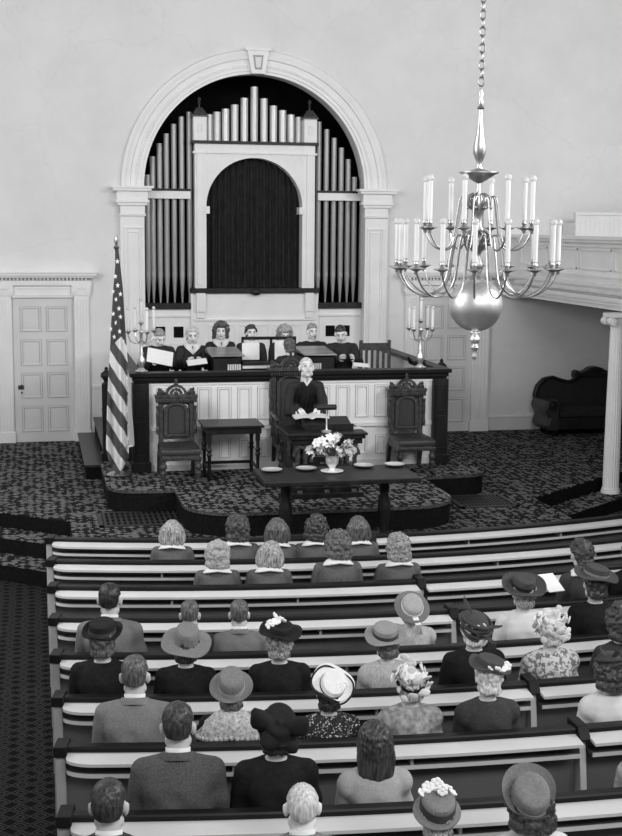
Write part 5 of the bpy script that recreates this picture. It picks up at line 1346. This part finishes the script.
# things lying in the pews
t = thing('handbag', 'black handbag standing on the pew seat left of the divider near the bottom right', 'handbag', pewpt(-.72, RR[7], -.2, .435), .1)
MB().loft([[(x*q,y*q,z) for x, y in ((-.12,-.05),(.12,-.05),(.12,.05),(-.12,.05))] for q, z in ((1,0),(1.02,.1),(.8,.2))]).build('bag_body', 'felt_black', t, bevel=.01)
MB().tube([(-.05,0,.19),(-.04,0,.25),(.04,0,.25),(.05,0,.19)], .007, 6).build('handle', 'felt_black', t, smooth=60)
def booklet(px, py, row, dr, z, label, rz=.2):
    Rr = RR[row]+dr; p = onz(px, py, z)
    o = MB().box(-.07,.07,-.1,.1,0,.006).build('hymn_sheet', 'paper', None, loc=p, rotz=rz); o.rotation_euler.x = .5; tag(o, label, 'booklet')
booklet(551, 583, 3, -.3, 1.0, 'white service sheet held before the swept-up haired woman in the third pew')

# --- the choir behind the rail
def choir(label, px, py, y, **kw):
    p = ony(px, py, y); s = min(max((p.z-LZ-.45)/(HD.z-.45), .8), 1.1)
    y0 = y + .185*s
    t = person(label, (p.x, y0, LZ+.45-.45*s), s, rotz=pi + kw.pop('turn', 0.), **kw)
    return t, p
choir('choir man in a black robe bending over his music, far left', 158, 336, -2.6, cloth='robe', cmat='robe_black', hairk='short', hmat='hair_grey', seed=8, head=(20,25,6), arms='hold', collar=[('shirt','shirt')], skin='skin_light')
choir('white-haired choir singer with a broad white collar, second from the left', 192, 335, -2.6, kind='woman', cloth='robe', cmat='robe_black', hairk='roll', hmat='hair_white', seed=23, head=(0,10,0), arms='hold', collar=[('vee','shirt')], skin='skin_light')
choir('choir woman with brown curls and white collar left of the organ, face to the pews', 220.5, 331.5, -2.05, kind='woman', cloth='robe', cmat='robe_black', hairk='curly', hmat='hair_curl_brown', seed=24, head=(-6,0,-3), collar=[('vee','shirt')], skin='skin_light')
choir('choir woman with dark hair and white collar, just left of the music rack', 251, 333, -2.05, kind='woman', cloth='robe', cmat='robe_black', hairk='roll', hmat='hair_curl_dark', seed=25, head=(4,0,0), collar=[('vee','shirt')], skin='skin_light')
choir('choir singer with pale wavy hair behind the music rack', 284, 333, -2.05, kind='woman', cloth='robe', cmat='robe_black', hairk='curly', hmat='hair_curl_blond', seed=26, head=(0,22,0), collar=[('vee','shirt')], skin='skin_light')
choir('choir man with fair hair half hidden behind the right side of the organ', 312, 332, -2.05, cloth='robe', cmat='robe_black', hairk='short', hmat='hair_fair', seed=9, head=(10,0,0), collar=[('shirt','shirt')], skin='skin_light')
choir('dark-haired choir man in a black robe leaning forward, far right beside the empty chair', 342, 333, -2.5, cloth='robe', cmat='robe_black', hairk='short', hmat='hair_dark', seed=10, head=(-14,18,6), arms='hold', collar=[('shirt','shirt')], skin='skin_light')
for (x0, x1, y, lab) in ((-1.95,-1.05,-2.28,'dark choir bench under the two singers at the far left'), (-1.0,.62,-1.72,'dark choir bench under the back row behind the organ'), (.66,1.02,-2.18,'dark choir bench under the singer beside the empty chair')):
    t = thing('choir_bench', lab, 'bench', ((x0+x1)/2, y, LZ)); a = (x1-x0)/2
    MB().box(-a,a,-.17,.17,.40,.445).build('seat', 'wood', t, bevel=.004)
    for x in (-a+.05, a-.05): MB().box(x-.02,x+.02,-.15,.15,0,.4).build('leg', 'wood', t)
def sheet(px, py, y, w_, h_, rx, rz, label):
    p = ony(px, py, y); o = MB().box(-w_/2,w_/2,-.004,.004,-h_/2,h_/2).build('music_sheet', 'paper', None, loc=p); o.rotation_euler = (rx, rz, .1); tag(o, label, 'sheet music')
sheet(160, 357, -3.15, .34, .2, -.5, .22, 'large white music sheet held by the choir man at the far left')
sheet(197, 362, -3.2, .26, .1, -.9, -.1, 'open white music held low by the white-haired choir singer')
sheet(361, 365, -3.2, .22, .08, -1.0, .1, 'white paper on the rail ledge before the choir man at the far right')
# the organist, back to the pews
p = ony(290, 349, -3.5); s = min(max((p.z-LZ-.45)/(HD.z-.45), .8), 1.1)
person('organist in a dark robe seated at the console with back to the pews', (p.x, -3.5-.185*s, LZ+.45-.45*s+.012), s, cloth='robe', kind='woman', cmat='robe_black', hairk='roll', hmat='hair_curl_brown', seed=27, head=(14,10,0), arms='hold', collar=[('shirt','shirt')])

# --- the minister, standing and leaning over the pulpit desk (faces -y)
def minister():
    hp = ony(306.5, 367.5, -5.22); base = Vector((hp.x+.02, -4.92, DZ))
    t = thing('person', 'minister in a black robe leaning over the pulpit desk, hands on an open book', 'person', base)
    h = hp - base                                   # head centre, local
    s = .97; nb = h + Vector((0,.045,-.135)); hip = Vector((0,.02,.84)); sh = nb + Vector((0,.02,-.075))
    mb = MB()
    hd = MB(); add_head(hd, (0,0,0))
    rot = Euler((R(14),0,R(180))).to_matrix()        # looks at the pews, chin a little down
    mb.add([tuple(Vector(v)[:] and (rot @ Vector(v)) + h) for v in hd.v], hd.f)
    mb.capsule(nb+Vector((0,.02,-.03)), .058, h+Vector((0,.02,-.07)), .054, 16)
    def tor(inf):
        r_ = []
        for q, rx, ry in ((0,.165,.115),(.25,.15,.105),(.5,.155,.115),(.75,.165,.115),(.92,.145,.09),(1.0,.08,.065)):
            c = hip.lerp(sh+Vector((0,.01,.03)), q)
            r_.append([(c.x+(rx+inf)*cos(2*pi*k/24), c.y+(ry+inf)*sin(2*pi*k/24)*.95, c.z+(ry+inf)*sin(2*pi*k/24)*-.25) for k in range(24)])
        return r_
    mb.loft(tor(-.012))
    hands = {}
    book = Vector((PX-.1, PY+.16, DZ+.86)) - base
    for sx in (-1, 1):
        a = sh + Vector((sx*.165,.0,-.015)); e = a + Vector((sx*.05,-.03,-.26)); w_ = book + Vector((sx*.12,.10,.0)) + Vector((0,.04,.035))
        mb.capsule(a, .05, e, .04); mb.capsule(e, .038, w_, .027); hands[sx] = (a, e, w_)
        mb.capsule(hip+Vector((sx*.09,0,0)), .085, (sx*.1,.0,.47), .06); mb.capsule((sx*.1,.0,.47), .058, (sx*.1,.03,.08), .04); mb.capsule((sx*.1,.04,.04), .036, (sx*.12,-.12,.032), .03)
    me = voxel(mb, .0085, 2, 'body')
    hb = MB()
    for sx in (-1, 1): add_hand(hb, hands[sx][2], (-sx*.35,-1,-.35), (0,-.2,1), -sx if sx < 0 else -sx)
    hm = voxel(hb, .0042, 1, 'hand'); bm = bmesh.new(); bm.from_mesh(me); bm.from_mesh(hm); bm.to_mesh(me); bm.free()
    me.polygons.foreach_set('use_smooth', [True]*len(me.polygons))
    inv = np.array(rot); n = len(me.polygons); cen = np.empty(n*3, np.float32); me.polygons.foreach_get('center', cen); cen = (cen.reshape(-1,3)-np.array(h)) @ inv
    mi = np.zeros(n, np.int32)
    for sx in (-1, 1):
        mi[(np.abs(cen[:,0]-sx*.031) < .013) & (np.abs(cen[:,2]-.006) < .0062) & (cen[:,1] > .06) & (cen[:,1] < .13)] = 1
        mi[(np.abs(cen[:,0]-sx*.033) < .02) & (np.abs(cen[:,2]-.028) < .004) & (cen[:,1] > .05) & (cen[:,1] < .13)] = 1
    mi[(np.abs(cen[:,0]) < .023) & (np.abs(cen[:,2]+.064) < .007) & (cen[:,1] > .07) & (cen[:,1] < .13)] = 2
    me.materials.clear()
    for q in ('skin_light','eye','lip'): me.materials.append(M[q])
    me.polygons.foreach_set('material_index', mi); link('body', me, None, t)
    rb = MB(); rb.loft(tor(.018))
    for sx in (-1, 1):
        a, e, w_ = hands[sx]; rb.capsule(sh+Vector((sx*.08,.0,.0)), .05, a, .058); rb.capsule(a, .058, e, .062); rb.capsule(e, .062, w_.lerp(e, .16), .062)
        rb.capsule(e+Vector((0,0,-.03)), .06, w_.lerp(e, .35)+Vector((0,0,-.05)), .06)
    rb.loft([[(rx*cos(2*pi*k/30)*(1+.05*sin(6*k*.8)), .03+y+ry*sin(2*pi*k/30)*(1+.05*sin(7*k)), z) for k in range(30)] for z, rx, ry, y in ((.06,.25,.2,.0),(.4,.22,.18,0),(.75,.19,.15,0),(.95,.17,.13,-.01))])
    rm = voxel(rb, .0125, 3, 'robe'); n = len(rm.vertices); co = np.empty(n*3, np.float32); rm.vertices.foreach_get('co', co); co = co.reshape(-1,3); no = np.empty(n*3, np.float32); rm.vertices.foreach_get('normal', no); no = no.reshape(-1,3)
    co += no*(.008*np.sin(co[:,0]*90)*np.clip((sh.z-.05-co[:,2])/.1, 0, 1))[:,None]; rm.vertices.foreach_set('co', co.ravel()); rm.update()
    link('robe', mcopy(rm, 'robe_black'), None, t)
    T = Matrix.Translation(h) @ rot.to_4x4()
    hr = link('hair', mcopy(hair('thin', 11), 'hair_white'), None, t); hr.matrix_local = T
    mb = MB()
    for sx in (-1, 1): mb.prism([(sx*.002,-.045),(sx*.062,.04),(sx*.03,.055),(sx*.002,.0)], -.012, 0, 'xz')
    mb.prism([(-.012,.0),(.012,.0),(.014,-.02),(-.014,-.02)], -.008, .0, 'xz')
    o = mb.build('shirt_collar', 'shirt', t, smooth=40); o.location = (h.x, h.y-.03, h.z-.165); o.rotation_euler.x = R(8)
    mb = MB()
    for sx in (-1, 1): mb.tube([(sx*.033+.022*cos(2*pi*i/14), .1, .006+.018*sin(2*pi*i/14)) for i in range(15)], .0018, 5); mb.tube([(sx*.054,.098,.008),(sx*.08,.01,.01)], .0018, 5)
    o = mb.build('glasses', 'silver', t); o.matrix_local = T
    sh_ = MB()
    for sx in (-1, 1): sh_.capsule((sx*.1,.05,.045), .045, (sx*.12,-.13,.038), .038)
    link('shoes', mcopy(voxel(sh_, .012, 2, 'shoes'), 'felt_black'), None, t)
minister()

# ================================================================== LIGHT
w = bpy.data.worlds.new('world'); scene.world = w; w.use_nodes = True
bg = w.node_tree.nodes['Background']; bg.inputs['Color'].default_value = (1,1,1,1); bg.inputs['Strength'].default_value = .33
def area(name, loc, target, sx, sy, power):
    l = bpy.data.lights.new(name, 'AREA'); l.shape = 'RECTANGLE'; l.size = sx; l.size_y = sy; l.energy = power
    o = bpy.data.objects.new(name, l); COL.objects.link(o); o.location = loc
    d = Vector(target)-Vector(loc); o.rotation_euler = d.to_track_quat('-Z', 'Y').to_euler(); return o
area('window_light_left', (-7.2, -9, 5.6), (2.5, -3, 2.5), 5, 3, 560)
area('window_light_right', (7.2, -11.5, 6.2), (-2, -7, 1.0), 5, 2.6, 820)
area('fill_light_rear', (1, -22, 8.5), (0, -2, 3.0), 9, 3, 880)  # added fill from behind the camera, brightens the back wall and faces
scene.view_settings.view_transform = 'Standard'
scene.view_settings.look = 'None'
scene.view_settings.exposure = 0
